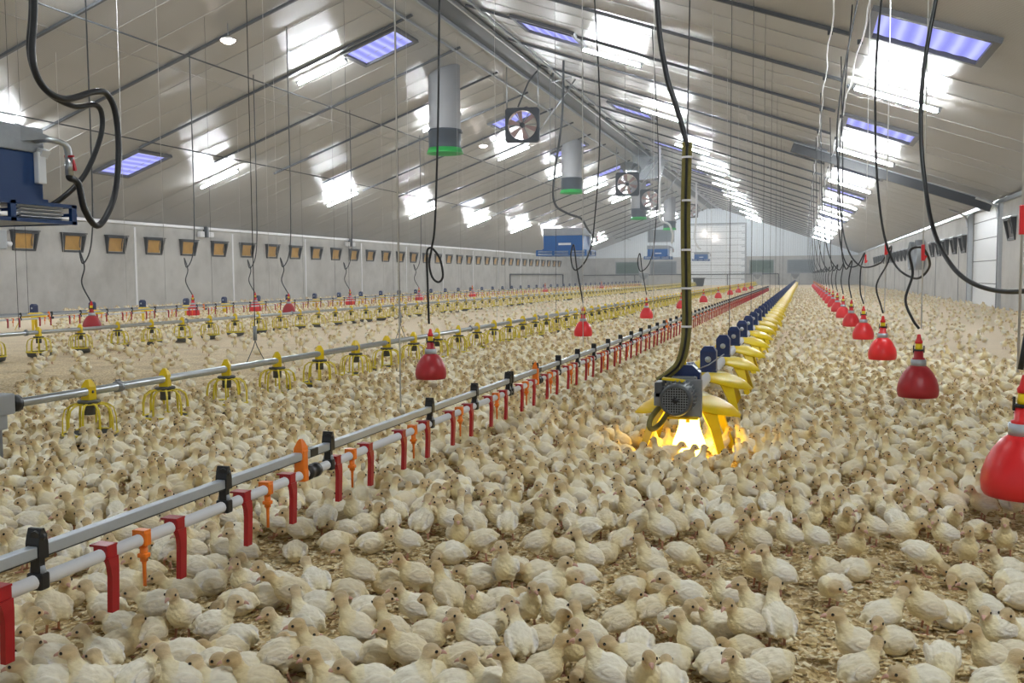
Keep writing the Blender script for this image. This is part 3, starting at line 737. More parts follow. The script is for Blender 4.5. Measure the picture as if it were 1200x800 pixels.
def boxfan(x, y, z, w, label, rz):
    t = root('hanging_fan', label, 'fan', (x, y, z), 'square hanging fans under the ridge', rz)
    h = w / 2
    # square plate with a round opening
    n = 48; vs = []; fs = []
    for yy in (-0.09, 0.09):
        for i in range(n):
            a = 2 * pi * (i + .5) / n; c, s = cos(a), sin(a); m = max(abs(c), abs(s))
            vs.append((h * c / m, yy, h * s / m)); vs.append((h * .86 * c, yy, h * .86 * s))
    for i in range(n):
        j = (i + 1) % n
        fs.append((2 * i, 2 * i + 1, 2 * j + 1, 2 * j)); o = 2 * n
        fs.append((o + 2 * i, o + 2 * j, o + 2 * j + 1, o + 2 * i + 1)); fs.append((2 * i, 2 * j, o + 2 * j, o + 2 * i)); fs.append((2 * i + 1, o + 2 * i + 1, o + 2 * j + 1, 2 * j + 1))
    MB().add(vs, fs, 'fan_dark').build('housing', t)
    MB().lathe([(h * .86, -0.1), (h * .90, -0.13), (h * .83, -0.13), (h * .84, 0.1)], 'fan_blade', 40, rot=Matrix.Rotation(pi / 2, 3, 'X')).build('shroud', t)
    MB().cyl((0, -0.12, 0), (0, 0.1, 0), h * .15, 'fan_dark', 20).build('motor', t)
    for k in range(6):
        a = 2 * pi * k / 6 + .3
        R3 = Matrix.Rotation(a, 3, 'Y')
        q = [R3 @ Vector(p) for p in ((h * .12, -.03, -.02), (h * .80, -.05, -h * .16), (h * .82, .05, h * .16), (h * .12, .03, .04))]
        MB().add(q + [p + R3 @ Vector((0, .008, 0)) for p in q], [(0, 1, 2, 3), (7, 6, 5, 4), (0, 4, 5, 1), (1, 5, 6, 2), (2, 6, 7, 3), (3, 7, 4, 0)], 'fan_blade').build('blade', t)
    g = MB()
    for a in (0, 60, 120): g.tube([(h * .86 * cos(radians(a)), -.1, h * .86 * sin(radians(a))), (-h * .86 * cos(radians(a)), -.1, -h * .86 * sin(radians(a)))], 0.012, 'dull_steel', 6)
    g.build('strut', t)
    zt = zroof(x) - z - 0.02
    for sx in (-1, 1): MB().cyl((sx * h * .92, 0, h), (sx * h * .92, 0, zroof(x + sx * h) - z - 0.02), 0.02, 'galvanised', 6).build('hanger_rod', t)
    MB().tube([(h * .95, 0, -h * .4), (h * 3.0, 0.5, zroof(x + h * 3) - z - 0.02)], 0.025, 'galvanised', 8).build('brace', t)
boxfan(-7.85, 26.9, 5.30, 1.0, 'nearest square black fan hanging under the ridge', radians(8))
boxfan(-7.9, 44.6, 5.2, 1.1, 'square fan hanging under the ridge, left of the twin fans', radians(8))
boxfan(-7.8, 51.0, 4.95, 1.1, 'square fan hanging under the ridge, right of the twin fans', radians(8))
boxfan(-7.8, 70.5, 5.6, 1.0, 'farthest square fan, half behind the olive strap', radians(5))
# ridge recirculation unit
t = root('ridge_duct', 'shiny metal duct with round outlet under the ridge above the twin fans', 'duct', (-7.7, 48.5, 6.3))
MB().tube([(-1.0, -0.5, -0.15), (-0.2, 0, -0.05)], 0.48, 'duct_metal', 28).build('outlet', t)
MB().add([(-.6, -.5, .65), (1.0, -.5, .55), (.7, -.5, -.5), (-.3, -.5, -.6), (-.6, .7, .65), (1.0, .7, .55), (.7, .7, -.5), (-.3, .7, -.6)], [(0, 1, 2, 3), (7, 6, 5, 4), (0, 4, 5, 1), (1, 5, 6, 2), (2, 6, 7, 3), (3, 7, 4, 0)], 'duct_metal').build('hood', t)
MB().tube([(.4, -.55, .4), (.0, -.55, -.1), (.5, -.55, .3)], 0.04, 'galvanised', 6).build('brace', t)
# brackets from the ridge
thing(MB().tube([(-7.6, 27.6, 6.98), (-7.75, 27.2, 6.6), (-8.0, 26.95, 5.85)], 0.025, 'dark_channel', 8), 'bracket_rod', 'dark rod leaning from the ridge to the nearest square fan', 'rod', 'bracket rods under the ridge')
thing(MB().tube([(-7.1, 27.6, 6.9), (-7.1, 27.5, 6.62), (-6.3, 26.5, 6.5)], 0.03, 'galvanised', 8), 'bracket_rod', 'short galvanised bracket arm under the right roof slope', 'rod', 'bracket rods under the ridge')
# ------------------------------------------------------------------ red nipple drinker lines
def drinker(x, y0, y1, zr, zp, label, cups0, step, detail, brackets, upto=84):
    t = root('drinker_line', label, 'drinker line', (x, y0, 0), 'nipple drinker lines')
    L = y1 - y0
    r = MB()
    r.box((0, L / 2, zr), (0.023, L, 0.021), 'rail_grey', bevel=0.002).box((0.0, L / 2, zr - 0.012), (0.015, L, 0.004), 'dark_channel')
    r.build('rail', t)
    MB().tube([(0, 0, zp), (0, L, zp)], 0.0132, 'pvc_white', 14).build('pipe', t)
    pr = {}; HG = [1.374, 1.96, 2.49, 3.29, 3.80, 4.32]
    def cp(nm, key, mk, y):
        if key not in pr:
            pr[key] = mk(); o = pr[key].build(nm, t)
        else:
            p0 = [c for c in t.children if c.get('_k') == key][0]
            o = p0.copy(); COL.objects.link(o); o.parent = t
        o['_k'] = key
        o.location = (0, y - y0, zp)
        return o
    def arm_into(mb, yo):
        mb.box((0, yo, 0.003), (0.034, 0.030, 0.031), 'red_plastic', bevel=0.003)
        mb.box((-0.004, yo, 0.0185), (0.042, 0.031, 0.004), 'red_plastic')
        mb.strap([(0.013, yo, -0.005), (0.014, yo + 0.003, -0.024), (0.013, yo + 0.005, -0.045), (0.010, yo + .005, -0.118)], (0, 1, 0), [0.030, 0.024, 0.0205, 0.0205], 0.012, 'red_plastic')
        return mb
    def mk_cup(): return arm_into(MB(), 0.0)
    def mk_nip():
        mb = MB()
        mb.box((0, 0, 0.002), (0.034, 0.021, 0.030), 'orange_plastic', bevel=0.004).box((0, 0, .018), (0.030, 0.022, 0.006), 'orange_plastic')
        mb.cyl((0.004, 0, -0.014), (0.004, 0, -0.046), 0.0085, 'orange_plastic', 10)
        mb.box((0.004, 0, -0.034), (0.022, 0.018, 0.010), 'orange_plastic', bevel=0.003)
        mb.tube([(0.004, 0, -0.046), (0.004, 0, -0.054), (0.004, 0, -0.100)], [0.006, 0.0042, 0.0036], 'orange_plastic', 8)
        return mb
    dz = zr - zp
    def mk_hang():
        mb = MB()
        mb.add([(a * .015, b * w, z) for z, w in ((dz - .014, .012), (dz + .015, .0115), (dz + .030, .008), (dz + .042, .0035)) for a, b in ((-1, -1), (1, -1), (1, 1), (-1, 1))],
               [(i * 4 + k, i * 4 + (k + 1) % 4, i * 4 + 4 + (k + 1) % 4, i * 4 + 4 + k) for i in range(3) for k in range(4)] + [(3, 2, 1, 0), (12, 13, 14, 15)], 'black_plastic')
        mb.lathe([(0.0, -.009), (0.012, -.009), (0.014, 0), (0.012, .009), (0, .009)], 'black_plastic', 8, c=(0.004, 0, dz + .026), rot=Matrix.Rotation(pi / 2, 3, 'X'), smooth=False)
        mb.box((0, 0, dz * .5), (0.020, 0.014, dz), 'black_plastic')
        mb.box((0, 0, 0.0), (0.033, 0.024, 0.032), 'black_plastic', bevel=0.005)
        mb.cyl((0, -0.005, .018), (0, 0.005, .018), 0.015, 'dull_steel', 10)
        return mb
    def mk_brk():
        mb = MB()
        mb.box((0, 0, dz * .6), (0.031, 0.026, dz + .020), 'orange_plastic', bevel=0.004)
        mb.add([(a * w * .8, b * w, z) for z, w in ((dz + .008, .017), (dz + .022, .016), (dz + .040, .008), (dz + .046, .004)) for a, b in ((-1, -1), (1, -1), (1, 1), (-1, 1))],
               [(i * 4 + k, i * 4 + (k + 1) % 4, i * 4 + 4 + (k + 1) % 4, i * 4 + 4 + k) for i in range(3) for k in range(4)] + [(3, 2, 1, 0), (12, 13, 14, 15)], 'orange_plastic')
        mb.box((0, 0, 0), (0.036, 0.024, 0.034), 'orange_plastic', bevel=0.005)
        return mb
    def mk_cpl():
        mb = MB()
        mb.lathe([(0.013, -.030), (0.021, -.030), (0.021, -.012), (0.018, -.009), (0.018, .009), (0.021, .012), (0.021, .030), (0.013, .030)], 'black_plastic', 18, rot=Matrix.Rotation(pi / 2, 3, 'X'))
        mb.box((0, 0, dz), (0.026, 0.045, 0.024), 'black_plastic', bevel=0.003)
        return mb
    y = cups0; i = 0; far = MB()
    while y < y1 and i < upto:
        (cp('drip_arm', 'c', mk_cup, y - 0.11), cp('drip_arm', 'c', mk_cup, y + 0.11)) if i < 48 else (arm_into(far, y - 0.11 - y0), arm_into(far, y + 0.11 - y0)); cp('nipple', 'n', mk_nip, y); cp('hanger', 'h', mk_hang, HG[i] if detail and i < len(HG) else y + 0.19 - (0.0 if detail else 0.04)); y += step; i += 1
    fo = far.build('drip_arm', t, (0, 0, zp)); fo['kind'] = 'stuff'
    for b in brackets: cp('bracket', 'b', mk_brk, b); cp('coupling', 'j', mk_cpl, b + 0.055)
    for c in t.children:
        if '_k' in c: del c['_k']
    return t
drinker(-1.33, 0.35, 41.3, 0.408, 0.352, 'grey rail and white pipe drinker line crossing the near left, red drip cups', 1.172, 0.487, True, (2.33, 4.77, 9.8))
drinker(-11.2, 9.8, 70.0, 0.375, 0.318, 'far drinker line with red drip cups before the left wall feeders', 10.05, 0.62, False, (12.0, 16.0), 95)

# ------------------------------------------------------------------ pan feeder lines
def pan_mb():
    h = MB()   # relative to pipe axis at z=0
    h.add([(a * w, b * d, z) for z, w, d in ((-0.045, .027, .027), (0.026, .026, .026), (0.046, .019, .018), (0.064, .008, .011)) for a, b in ((-1, -1), (1, -1), (1, 1), (-1, 1))],
          [(i * 4 + k, i * 4 + (k + 1) % 4, i * 4 + 4 + (k + 1) % 4, i * 4 + 4 + k) for i in range(3) for k in range(4)] + [(3, 2, 1, 0), (12, 13, 14, 15)], 'yellow_plastic')
    h.cyl((0.026, 0, -.002), (0.030, 0, -.002), 0.008, 'motor_dark', 10)
    c = MB().lathe([(0.030, -.062), (0.055, -.062), (0.060, -.054), (0.055, -.046), (0.028, -.046)], 'pan_grey', 24)
    c.lathe([(0.030, -.06), (0.030, -.125), (0.026, -.125), (0.026, -.06)], 'pan_grey', 16)
    g = MB()
    for k in range(10):
        a = 2 * pi * k / 10 + .15; d = Vector((cos(a), sin(a), 0))
        g.strap([d * .045 + Vector((0, 0, -.062)), d * .090 + Vector((0, 0, -.070)), d * .120 + Vector((0, 0, -.092)), d * .132 + Vector((0, 0, -.140)), d * .134 + Vector((0, 0, -.222))], Vector((-sin(a), cos(a), 0)), 0.011, 0.006, 'pan_yellow')
    g.lathe([(0.042, -.068), (0.062, -.064), (0.062, -.070)], 'pan_yellow', 20)
    p = MB().lathe([(0.0, -.282), (0.09, -.288), (0.122, -.275), (0.138, -.225), (0.132, -.223), (0.116, -.263), (0.05, -.272), (0.0, -.22)], 'pan_grey', 28)
    p.lathe([(0.1375, -.232), (0.146, -.224), (0.138, -.216), (0.131, -.222)], 'pan_yellow', 28)
    return dict(housing=h, collar=c, grill=g, pan=p)
PAN = pan_mb()
_all = MB()
for q in PAN.values():
    o_ = len(_all.v); _all.v += q.v
    for f_, mi_, sm_ in zip(q.f, q.mi, q.sm):
        _all.f.append(tuple(i + o_ for i in f_)); _all.mi.append(_all._m(q.mats[mi_])); _all.sm.append(sm_)
PAN_ALL = _all.mesh('feeder_pan')
pan_first = [None]
def pan(x, y, z, label, near, grp, rz):
    if near:
        if pan_first[0] is None:
            t = root('feeder_pan', label, 'feeder pan', (x, y, z), grp); pan_first[0] = t
            for nm, q in PAN.items(): q.build(nm, t)
            return t
        return dup(pan_first[0], (x, y, z), label, rz, grp)
    o = bpy.data.objects.new('feeder_pan', PAN_ALL); COL.objects.link(o); o.location = (x, y, z); o.rotation_euler[2] = rz
    return tag(o, label, 'feeder pan', grp)
def pan_line(x, z, y0, y1, yp, step, nm, desc):
    t = root('feed_pipe', desc, 'feed pipe', (x, y0, z), 'galvanised feed pipes')
    MB().tube([(0, 0, 0), (0, y1 - y0, 0)], 0.0225, 'galvanised', 14).build('pipe', t)
    y = 0.75; j = 0
    while y < 40:
        c = MB().lathe([(0.022, -.018), (0.031, -.018), (0.031, .018), (0.022, .018)], 'motor_grey', 18, rot=Matrix.Rotation(pi / 2, 3, 'X')).box((0.0, 0, .03), (.012, .03, .02), 'motor_grey')
        c.build('joint', t, (0, y, 0)); y += 2.95
    y = yp; i = 1
    while y < y1 - 0.3:
        pan(x, y, z, 'yellow feeder pan, %s from the near end of the %s' % (nth(i), nm), y < 22, 'yellow feeder pans on the ' + nm, (i * 1.7) % 6)
        y += step; i += 1
pan_line(-3.65, 0.305, 3.65, 82, 4.17, 0.637, 'middle pan line', 'galvanised feed pipe of the middle pan line, starting at the grey control box')
pan_line(-8.45, 0.30, 5.0, 82, 8.22, 0.665, 'left pan line', 'galvanised feed pipe of the left pan line beyond the pale litter strip')
t = root('control_box', 'grey drive box at the near end of the middle feed pipe, left edge', 'drive box', (-3.67, 3.54, 0.0))
MB().box((0, 0, 0.31), (0.11, 0.20, 0.10), 'box_grey', bevel=0.008).box((0.0, 0, .24), (0.09, 0.12, 0.10), 'box_grey', bevel=0.008).build('housing', t)
MB().box((0.03, -0.11, 0.27), (0.11, 0.03, 0.12), 'pvc_white', bevel=0.008).build('cover', t)
MB().box((0, 0, 0.10), (0.05, 0.09, 0.20), 'dull_steel', bevel=0.005).build('stand', t)
MB().lathe([(0.022, -.02), (0.042, -.02), (0.042, .02), (0.022, .02)], 'black_plastic', 20, c=(0.02, 0.125, 0.305), rot=Matrix.Rotation(pi / 2, 3, 'X')).build('seal', t)
MB().cyl((-0.02, 0.02, 0.36), (-0.02, 0.02, 0.385), 0.02, 'pvc_white').cyl((0.02, -.03, .36), (.02, -.03, .40), .012, 'dull_steel').build('switch', t)

# ------------------------------------------------------------------ feeder lines with yellow hoods
def hood_parts():
    d = MB()   # blue drop box around the tube; tube axis z=0.335
    d.add([(a * w, b * e, z) for z, w, e in ((0.312, .048, .05), (0.438, .048, .05), (0.468, .028, .034)) for a, b in ((-1, -1), (1, -1), (1, 1), (-1, 1))],
          [(i * 4 + k, i * 4 + (k + 1) % 4, i * 4 + 4 + (k + 1) % 4, i * 4 + 4 + k) for i in range(2) for k in range(4)] + [(3, 2, 1, 0), (8, 9, 10, 11)], 'navy_plastic')
    d.box((0, 0, 0.318), (0.104, 0.108, 0.016), 'navy_plastic', bevel=0.004).lathe([(.031, -.05), (.040, -.05), (.040, .05), (.031, .05)], 'navy_plastic', 20, c=(0, 0, .285), rot=Matrix.Rotation(pi / 2, 3, 'X'))
    b = MB().lathe([(0.0, .012), (0.008, .012), (0.010, .006), (0.018, .005), (0.019, 0.0), (0.0, 0)], 'rail_grey', 16, c=(0, -0.05, 0.39), rot=Matrix.Rotation(pi / 2, 3, 'X'))
    s = MB()
    n = 64; prof = [(0.02, .300), (0.06, .312), (0.10, .309), (0.145, .293), (0.185, .266), (0.215, .228)]
    vs = []; fs = []; top = []
    for (r, z) in prof:
        for k in range(n):
            a = 2 * pi * k / n
            lob = 1 + (0.22 * cos(a) ** 2 - 0.30 * sin(a) ** 2) * (r / .215)       # side lobes reach farther
            cut = (0.050 * abs(sin(a)) ** 4 - 0.012 * abs(cos(a)) ** 6) * (r / .215) ** 3
            vs.append((r * lob * cos(a), r * sin(a), z + cut))
    m = len(vs); vs += [(x, y, z - 0.006) for x, y, z in vs]
    for i in range(len(prof) - 1):
        for k in range(n):
            q = (i * n + k, i * n + (k + 1) % n, (i + 1) * n + (k + 1) % n, (i + 1) * n + k)
            (top if i < 2 else fs).append(q); fs.append(tuple(m + w for w in q[::-1]))
    e = (len(prof) - 1) * n
    for k in range(n): fs.append((e + k, e + (k + 1) % n, m + e + (k + 1) % n, m + e + k))
    s.add(vs, fs, 'yellow_plastic', True); s.add(vs, top, 'cream_plastic', True)
    legs = []
    for a in (45, 135, 225, 315):
        d2 = Vector((cos(radians(a)) * .98, sin(radians(a)) * 1.22, 0)); w = Vector((-d2.y, d2.x, 0))
        legs.append(MB().strap([d2 * .12 + Vector((0, 0, .288)), d2 * .17 + Vector((0, 0, .252)), d2 * .22 + Vector((0, 0, .17)), d2 * .265 + Vector((0, 0, .07)), d2 * .295 + Vector((0, 0, 0.0))], w, [.13, .085, .055, .044, .038], 0.008, 'yellow_plastic'))
    p = MB().lathe([(0.0, .012), (0.15, .004), (0.185, .012), (0.20, .055), (0.194, .056), (0.178, .020), (0.0, .02)], 'yellow_plastic', 36)
    return d, b, s, legs, p
hood_first = [None]
HOODJ = [None]
def hood(x, y, label, grp, near, sc=1.0):
    if near:
        if hood_first[0] is None:
            t = root('hooded_feeder', label, 'feeder', (x, y, 0), grp); hood_first[0] = t
            d, b, s, legs, p = hood_parts()
            do = d.build('drop_box', t); b.build('bolt', do); s.build('hood', t)
            for l in legs: l.build('leg', t)
            return t
        return dup(hood_first[0], (x, y, 0), label, None, grp, sc)
    if HOODJ[0] is None:
        d, b, s, legs, p = hood_parts(); a = MB()
        for q in [d, b, s] + legs:
            o_ = len(a.v); a.v += q.v
            for f_, mi_, sm_ in zip(q.f, q.mi, q.sm):
                a.f.append(tuple(i + o_ for i in f_)); a.mi.append(a._m(q.mats[mi_])); a.sm.append(sm_)
        HOODJ[0] = a.mesh('hooded_feeder')
    o = bpy.data.objects.new('hooded_feeder', HOODJ[0]); COL.objects.link(o); o.location = (x, y, 0); o.scale = (sc,) * 3
    return tag(o, label, 'feeder', grp)
FX, FY = -0.54, 4.76
i = 1; y = FY
while y < 84:
    hood(FX, y, 'yellow hooded feeder with navy box, %s from the motor of the middle line' % nth(i), 'hooded feeders of the middle line', y < 22)
    y += 1.13; i += 1
t = root('feed_tube', 'pale feed tube running through the navy boxes of the middle feeder line', 'feed tube', (FX, FY - 0.17, 0.285), 'feed tubes')
MB().tube([(0, 0, 0), (0, 85.2 - FY, 0)], 0.030, 'pvc_white', 16).build('tube', t)
i = 1; y = 14.11
while y < 83:
    hood(-13.5, y, 'yellow hooded feeder with navy box, %s along the left wall line' % nth(i), 'hooded feeders of the left wall line', y < 20, 1.0); y += 1.505; i += 1
t = root('feed_tube', 'galvanised feed tube through the feeder row along the left wall', 'feed tube', (-13.5, 9, 0.285), 'feed tubes')
MB().tube([(0, 0, 0), (0, 75, 0)], 0.030, 'dull_steel', 12).build('tube', t)

# drive motor of the middle line
t = root('drive_motor', 'grey electric drive motor with black grille at the head of the middle feeder line', 'motor', (-0.545, 4.42, 0.332)); t.scale = (0.74, 0.82, 0.74)
RX = Matrix.Rotation(pi / 2, 3, 'X')      # lathe z -> -y
mb = MB().lathe([(0.0, -.10), (0.092, -.10), (0.096, -.085), (0.096, .05), (0.085, .06), (0, .06)], 'motor_grey', 40, rot=RX)
for k in range(26):
    a = 2 * pi * k / 26
    if -2.3 < a - 2 * pi < -0.85: continue
    mb.box((0.102 * cos(a), 0.02, 0.102 * sin(a)), (0.022, 0.15, 0.006), 'motor_grey', Matrix.Rotation(-a, 3, 'Y'))
mb.build('body', t)
MB().lathe([(0.096, .05), (0.101, .06), (0.101, .105), (0.094, .122), (0.080, .126), (0.078, .118), (0.090, .1), (0.090, .05)], 'motor_dark', 40, rot=RX).build('cowl', t)
g = MB()
for k in range(-5, 6):
    q = k * 0.0155; h = math.sqrt(max(0.0799 ** 2 - q * q, 0.0001))
    g.box((q, -.121, 0), (0.004, 0.004, 2 * h), 'motor_grey').box((0, -.122, q), (2 * h, 0.004, 0.004), 'motor_grey')
g.lathe([(0.0, .126), (0.018, .126), (0.02, .12)], 'black_plastic', 16, rot=RX).lathe([(0.0, .104), (0.082, .104)], 'black_plastic', 32, rot=RX)
g.build('grille', t)
MB().box((-0.112, -0.01, 0.055), (0.05, 0.13, 0.10), 'motor_dark', bevel=0.008).box((-0.118, -0.03, 0.0), (0.045, 0.09, 0.09), 'motor_grey', bevel=0.008).build('junction_box', t)
MB().box((0.025, 0.11, -0.015), (0.225, 0.05, 0.24), 'motor_grey', bevel=0.006).box((0.02, 0.15, 0.03), (0.16, 0.06, 0.18), 'motor_grey', bevel=0.01).build('flange', t)
MB().box((-0.03, 0.02, 0.112), (0.14, 0.06, 0.012), 'yellow_plastic', Matrix.Rotation(0.1, 3, 'Y')).build('lug', t)
MB().box((0.02, 0.10, -0.135), (0.20, 0.12, 0.016), 'yellow_plastic', bevel=0.004).build('mount', t)
t = root('junction_hood', 'navy blue housing behind the grey drive motor', 'housing', (-0.545, 4.62, 0.0))
MB().add([(a * w, b * e, z) for z, w, e in ((0.38, .085, .035), (0.435, .085, .035), (0.470, .045, .03)) for a, b in ((-1, -1), (1, -1), (1, 1), (-1, 1))],
         [(i * 4 + k, i * 4 + (k + 1) % 4, i * 4 + 4 + (k + 1) % 4, i * 4 + 4 + k) for i in range(2) for k in range(4)] + [(3, 2, 1, 0), (8, 9, 10, 11)], 'navy_plastic').build('housing', t)
MB().box((0, 0, 0.486), (0.03, 0.03, 0.035), 'yellow_plastic', bevel=0.006).build('cap', t)
MB().tube([(0.045, -0.03, 0.44), (0.12, 0.0, 0.47), (0.19, 0.04, 0.52)], 0.003, 'dull_steel', 6).build('wire', t)
# glowing light under the first hood
t = root('feeder_lamp', 'glowing yellow-white light under the first yellow hood below the motor', 'lamp', (-0.515, 4.62, 0.0))
MB().lathe([(0.0, .255), (0.046, .255), (0.047, .21), (0.050, .175), (0.062, .135), (0.076, .100), (0.083, .070), (0.080, .042), (0.066, .020), (0.040, .010), (0.0, .008)], 'heat_glow', 36).build('bulb', t)
MB().lathe([(0.0, .278), (0.03, .278), (0.050, .262), (0.050, .250), (0.0, .250)], 'yellow_plastic', 24).build('socket', t)
MB().box((0.0, -0.062, 0.225), (0.018, 0.012, 0.055), 'yellow_plastic', bevel=0.003).build('clip', t)
# olive protected cable bundle above the motor
t = root('cable_bundle', 'olive strapped cable bundle hanging straight down to the grey motor', 'cable bundle', (-0.52, 4.52, 0.0))
a = bez([(0.0, 0, 1.52), (-0.006, 0, 1.2), (-0.002, 0, 0.9), (0.002, 0, 0.68), (-0.008, 0, 0.56), (-0.035, 0.01, 0.48), (-0.085, 0.03, 0.43), (-0.13, 0.02, 0.40)], 6)
MB().tube([p + Vector((-0.011, 0, 0)) for p in a], 0.012, 'olive_strap', 10).tube([p + Vector((0.012, 0.004, 0)) for p in a], 0.011, 'olive_strap', 10).build('sleeve', t)
MB().tube([p + Vector((0.001, -0.010, 0)) for p in a], 0.006, 'black_plastic', 8).build('cable', t)
for z in (1.45, 1.25, 1.02, 0.84, 0.66): MB().lathe([(0.024, -.005), (0.026, 0), (0.024, .005)], 'pvc_white', 20, c=(0, 0, z)).build('tie', t)
thing(MB().tube(bez([(-0.62, 4.44, 0.30), (-0.665, 4.40, 0.24), (-0.672, 4.38, 0.20), (-0.655, 4.40, 0.185), (-0.625, 4.44, 0.21), (-0.60, 4.47, 0.25)], 8), 0.013, 'olive_strap', 10), 'motor_hose', 'olive hose curving out under the left side of the motor', 'hose')
thing(MB().tube(bez([(-0.82, 4.6, zroof(-0.8)), (-0.70, 4.55, 3.0), (-0.66, 4.52, 2.15), (-0.62, 4.52, 1.85), (-0.575, 4.52, 1.70), (-0.545, 4.52, 1.60), (-0.52, 4.52, 1.50)], 8), 0.013, 'rubber', 10), 'power_cable', 'black power cable coming down from the roof into the olive bundle', 'cable')
thing(MB().tube([(-0.555, 4.7, 0.46), (-0.50, 4.7, zroof(-.5))], 0.0035, 'dark_cord', 6), 'suspension_cord', 'dark thin cord rising straight beside the olive bundle', 'cord', 'suspension cords')

# ------------------------------------------------------------------ bell drinkers
def bell_parts(dark):
    m = 'bell_dark_red' if dark else 'bell_red'
    P = {}
    P['bell'] = MB().lathe([(0.0, 0.224), (0.046, 0.224), (0.072, 0.204), (0.098, 0.170), (0.120, 0.128), (0.134, 0.084), (0.138, 0.048), (0.134, 0.014), (0.126, 0.0), (0.120, 0.0), (0.128, 0.05), (0.115, 0.12), (0.0, 0.205)], m, 48)
    P['strap'] = MB().lathe([(0.040, 0.216), (0.050, 0.216), (0.051, 0.264), (0.040, 0.264)], 'rail_grey', 32)
    P['neck'] = MB().lathe([(0.042, 0.262), (0.043, 0.272), (0.033, 0.276), (0.031, 0.326), (0.0, 0.326)], m, 28)
    c = MB().lathe([(0.034, 0.322), (0.036, 0.327), (0.034, 0.334), (0.0, 0.334)], 'black_plastic', 24)
    for s in (-1, 1): c.box((s * 0.034, 0, 0.335), (0.008, 0.012, 0.05), 'black_plastic')
    P['clip'] = c
    P['window'] = MB().lathe([(0.0, 0.33), (0.023, 0.33), (0.024, 0.345), (0.021, 0.378), (0.0, 0.378)], 'yellow_plastic', 24)
    P['cap'] = MB().lathe([(0.0, 0.374), (0.024, 0.374), (0.026, 0.388), (0.018, 0.402), (0.013, 0.425), (0.010, 0.438), (0.0, 0.44)], 'bell_red', 24)
    return P
BP = {False: None, True: None}
def bell(x, y, z, dark, label, sc=1.0, grp='red bell drinkers'):
    if BP[dark] is None:
        t = root('bell_drinker', label, 'bell drinker', (x, y, z), grp); t.scale = (sc,) * 3
        P = bell_parts(dark)
        for nm, q in P.items(): q.build(nm, t)
        BP[dark] = t
        return t
    return dup(BP[dark], (x, y, z), label, None, grp, sc)
rb = [3.60, 6.36, 9.10, 11.9, 14.8, 17.7, 20.6, 23.5, 26.5, 29.5, 33, 36.5, 40, 44, 48, 52, 57, 62]
for i, y in enumerate(rb):
    bell(0.735 if i == 0 else 0.70, y, 0.135, i == 1, ('dark red' if i == 1 else 'bright red') + ' bell drinker, %s from the camera in the right row' % nth(i + 1), 0.89 if i else 0.95, 'bell drinkers of the right row')
for i, (y, dk) in enumerate(((6.66, True), (11.9, False), (17.1, False), (22.3, False), (27.5, False), (32.5, False), (38, False), (43, False), (48, False), (54, False))):
    bell(-2.68, y, 0.135, dk, ('dark red' if dk else 'bright red') + ' bell drinker, %s from the camera between pan and drinker lines' % nth(i + 1), 0.86, 'bell drinkers of the middle row')
for i, (x, y, dk) in enumerate(((-10.35, 11.95, True), (-12.3, 19.6, False), (-10.6, 18.2, True), (-12.3, 17.2, False), (-12.3, 24.5, False), (-12.3, 29.6, False), (-12.3, 35, False), (-12.3, 46, False), (-12.3, 60, False))):
    bell(x, y, 0.14, dk, ('dark red' if dk else 'bright red') + ' bell drinker, %s of those seen beside the far drinker line' % nth(i + 1), 1.0, 'bell drinkers of the left row')

# hoses, cords and red grips of the bell drinkers
def grip(x, y, z, zb, label, i):
    t = root('height_cord', label, 'cord', (x, y, zb), 'white cords of the bell drinkers')
    MB().tube([(0, 0, 0), (0, 0, zroof(x) - zb)], 0.0045, 'white_cord', 6).build('cord', t)
    MB().box((0, 0, z - zb), (0.020, 0.018, 0.10), 'bell_red', bevel=0.004).box((0.008, 0, z - zb - .03), (0.022, 0.012, 0.03), 'bell_red', Matrix.Rotation(.5, 3, 'Y')).build('grip', t)
rope = [([(0.72, 3.9, 4.16), (0.62, 4.6, 2.6), (0.50, 4.62, 1.75), (0.52, 4.5, 1.2), (0.58, 4.2, 0.93), (0.70, 3.95, 0.835), (0.84, 3.7, 0.87), (0.92, 3.6, 1.05), (0.86, 3.54, 1.2), (0.76, 3.5, 1.0), (0.70, 3.5, 0.58)], 0.0095),
        ([(0.66, 7.4, 4.18), (0.50, 7.3, 2.7), (0.48, 7.2, 1.9), (0.52, 7.1, 1.3), (0.60, 7.0, 0.98), (0.72, 6.8, 0.87), (0.78, 6.6, 0.95), (0.72, 6.45, 1.06), (0.64, 6.4, 1.04), (0.66, 6.4, 0.9), (0.62, 6.38, 0.74), (0.66, 6.36, 0.62), (0.70, 6.36, 0.56)], 0.0082),
        ([(0.60, 10.2, 4.2), (0.33, 10.0, 2.6), (0.34, 9.9, 1.7), (0.40, 9.7, 1.2), (0.52, 9.5, 0.98), (0.68, 9.3, 1.0), (0.76, 9.15, 1.15), (0.73, 9.1, 1.0), (0.64, 9.1, 0.8), (0.68, 9.1, 0.62), (0.70, 9.1, 0.55)], 0.0078),
        ([(0.55, 12.6, 4.2), (0.42, 12.4, 2.4), (0.42, 12.3, 1.5), (0.50, 12.2, 1.05), (0.62, 12.0, 1.0), (0.70, 11.9, 1.15), (0.66, 11.9, 0.95), (0.66, 11.9, 0.7), (0.70, 11.9, 0.55)], 0.0078)]
nn = ['nearest bright red bell at the right edge', 'dark red bell of the right row', 'third bell of the right row', 'fourth bell of the right row']
for (pts, r), l in zip(rope, nn):
    thing(MB().tube(bez(pts, 10), r, 'rubber', 8), 'water_hose', 'black water hose looping down to the ' + l, 'hose', 'black hoses of the bell drinkers')
for y, z, l in zip(rb[:4], (1.08, 1.03, 1.12, 1.08), nn): grip(0.712, y, z, 0.56, 'white cord with red grip above the ' + l, 0)
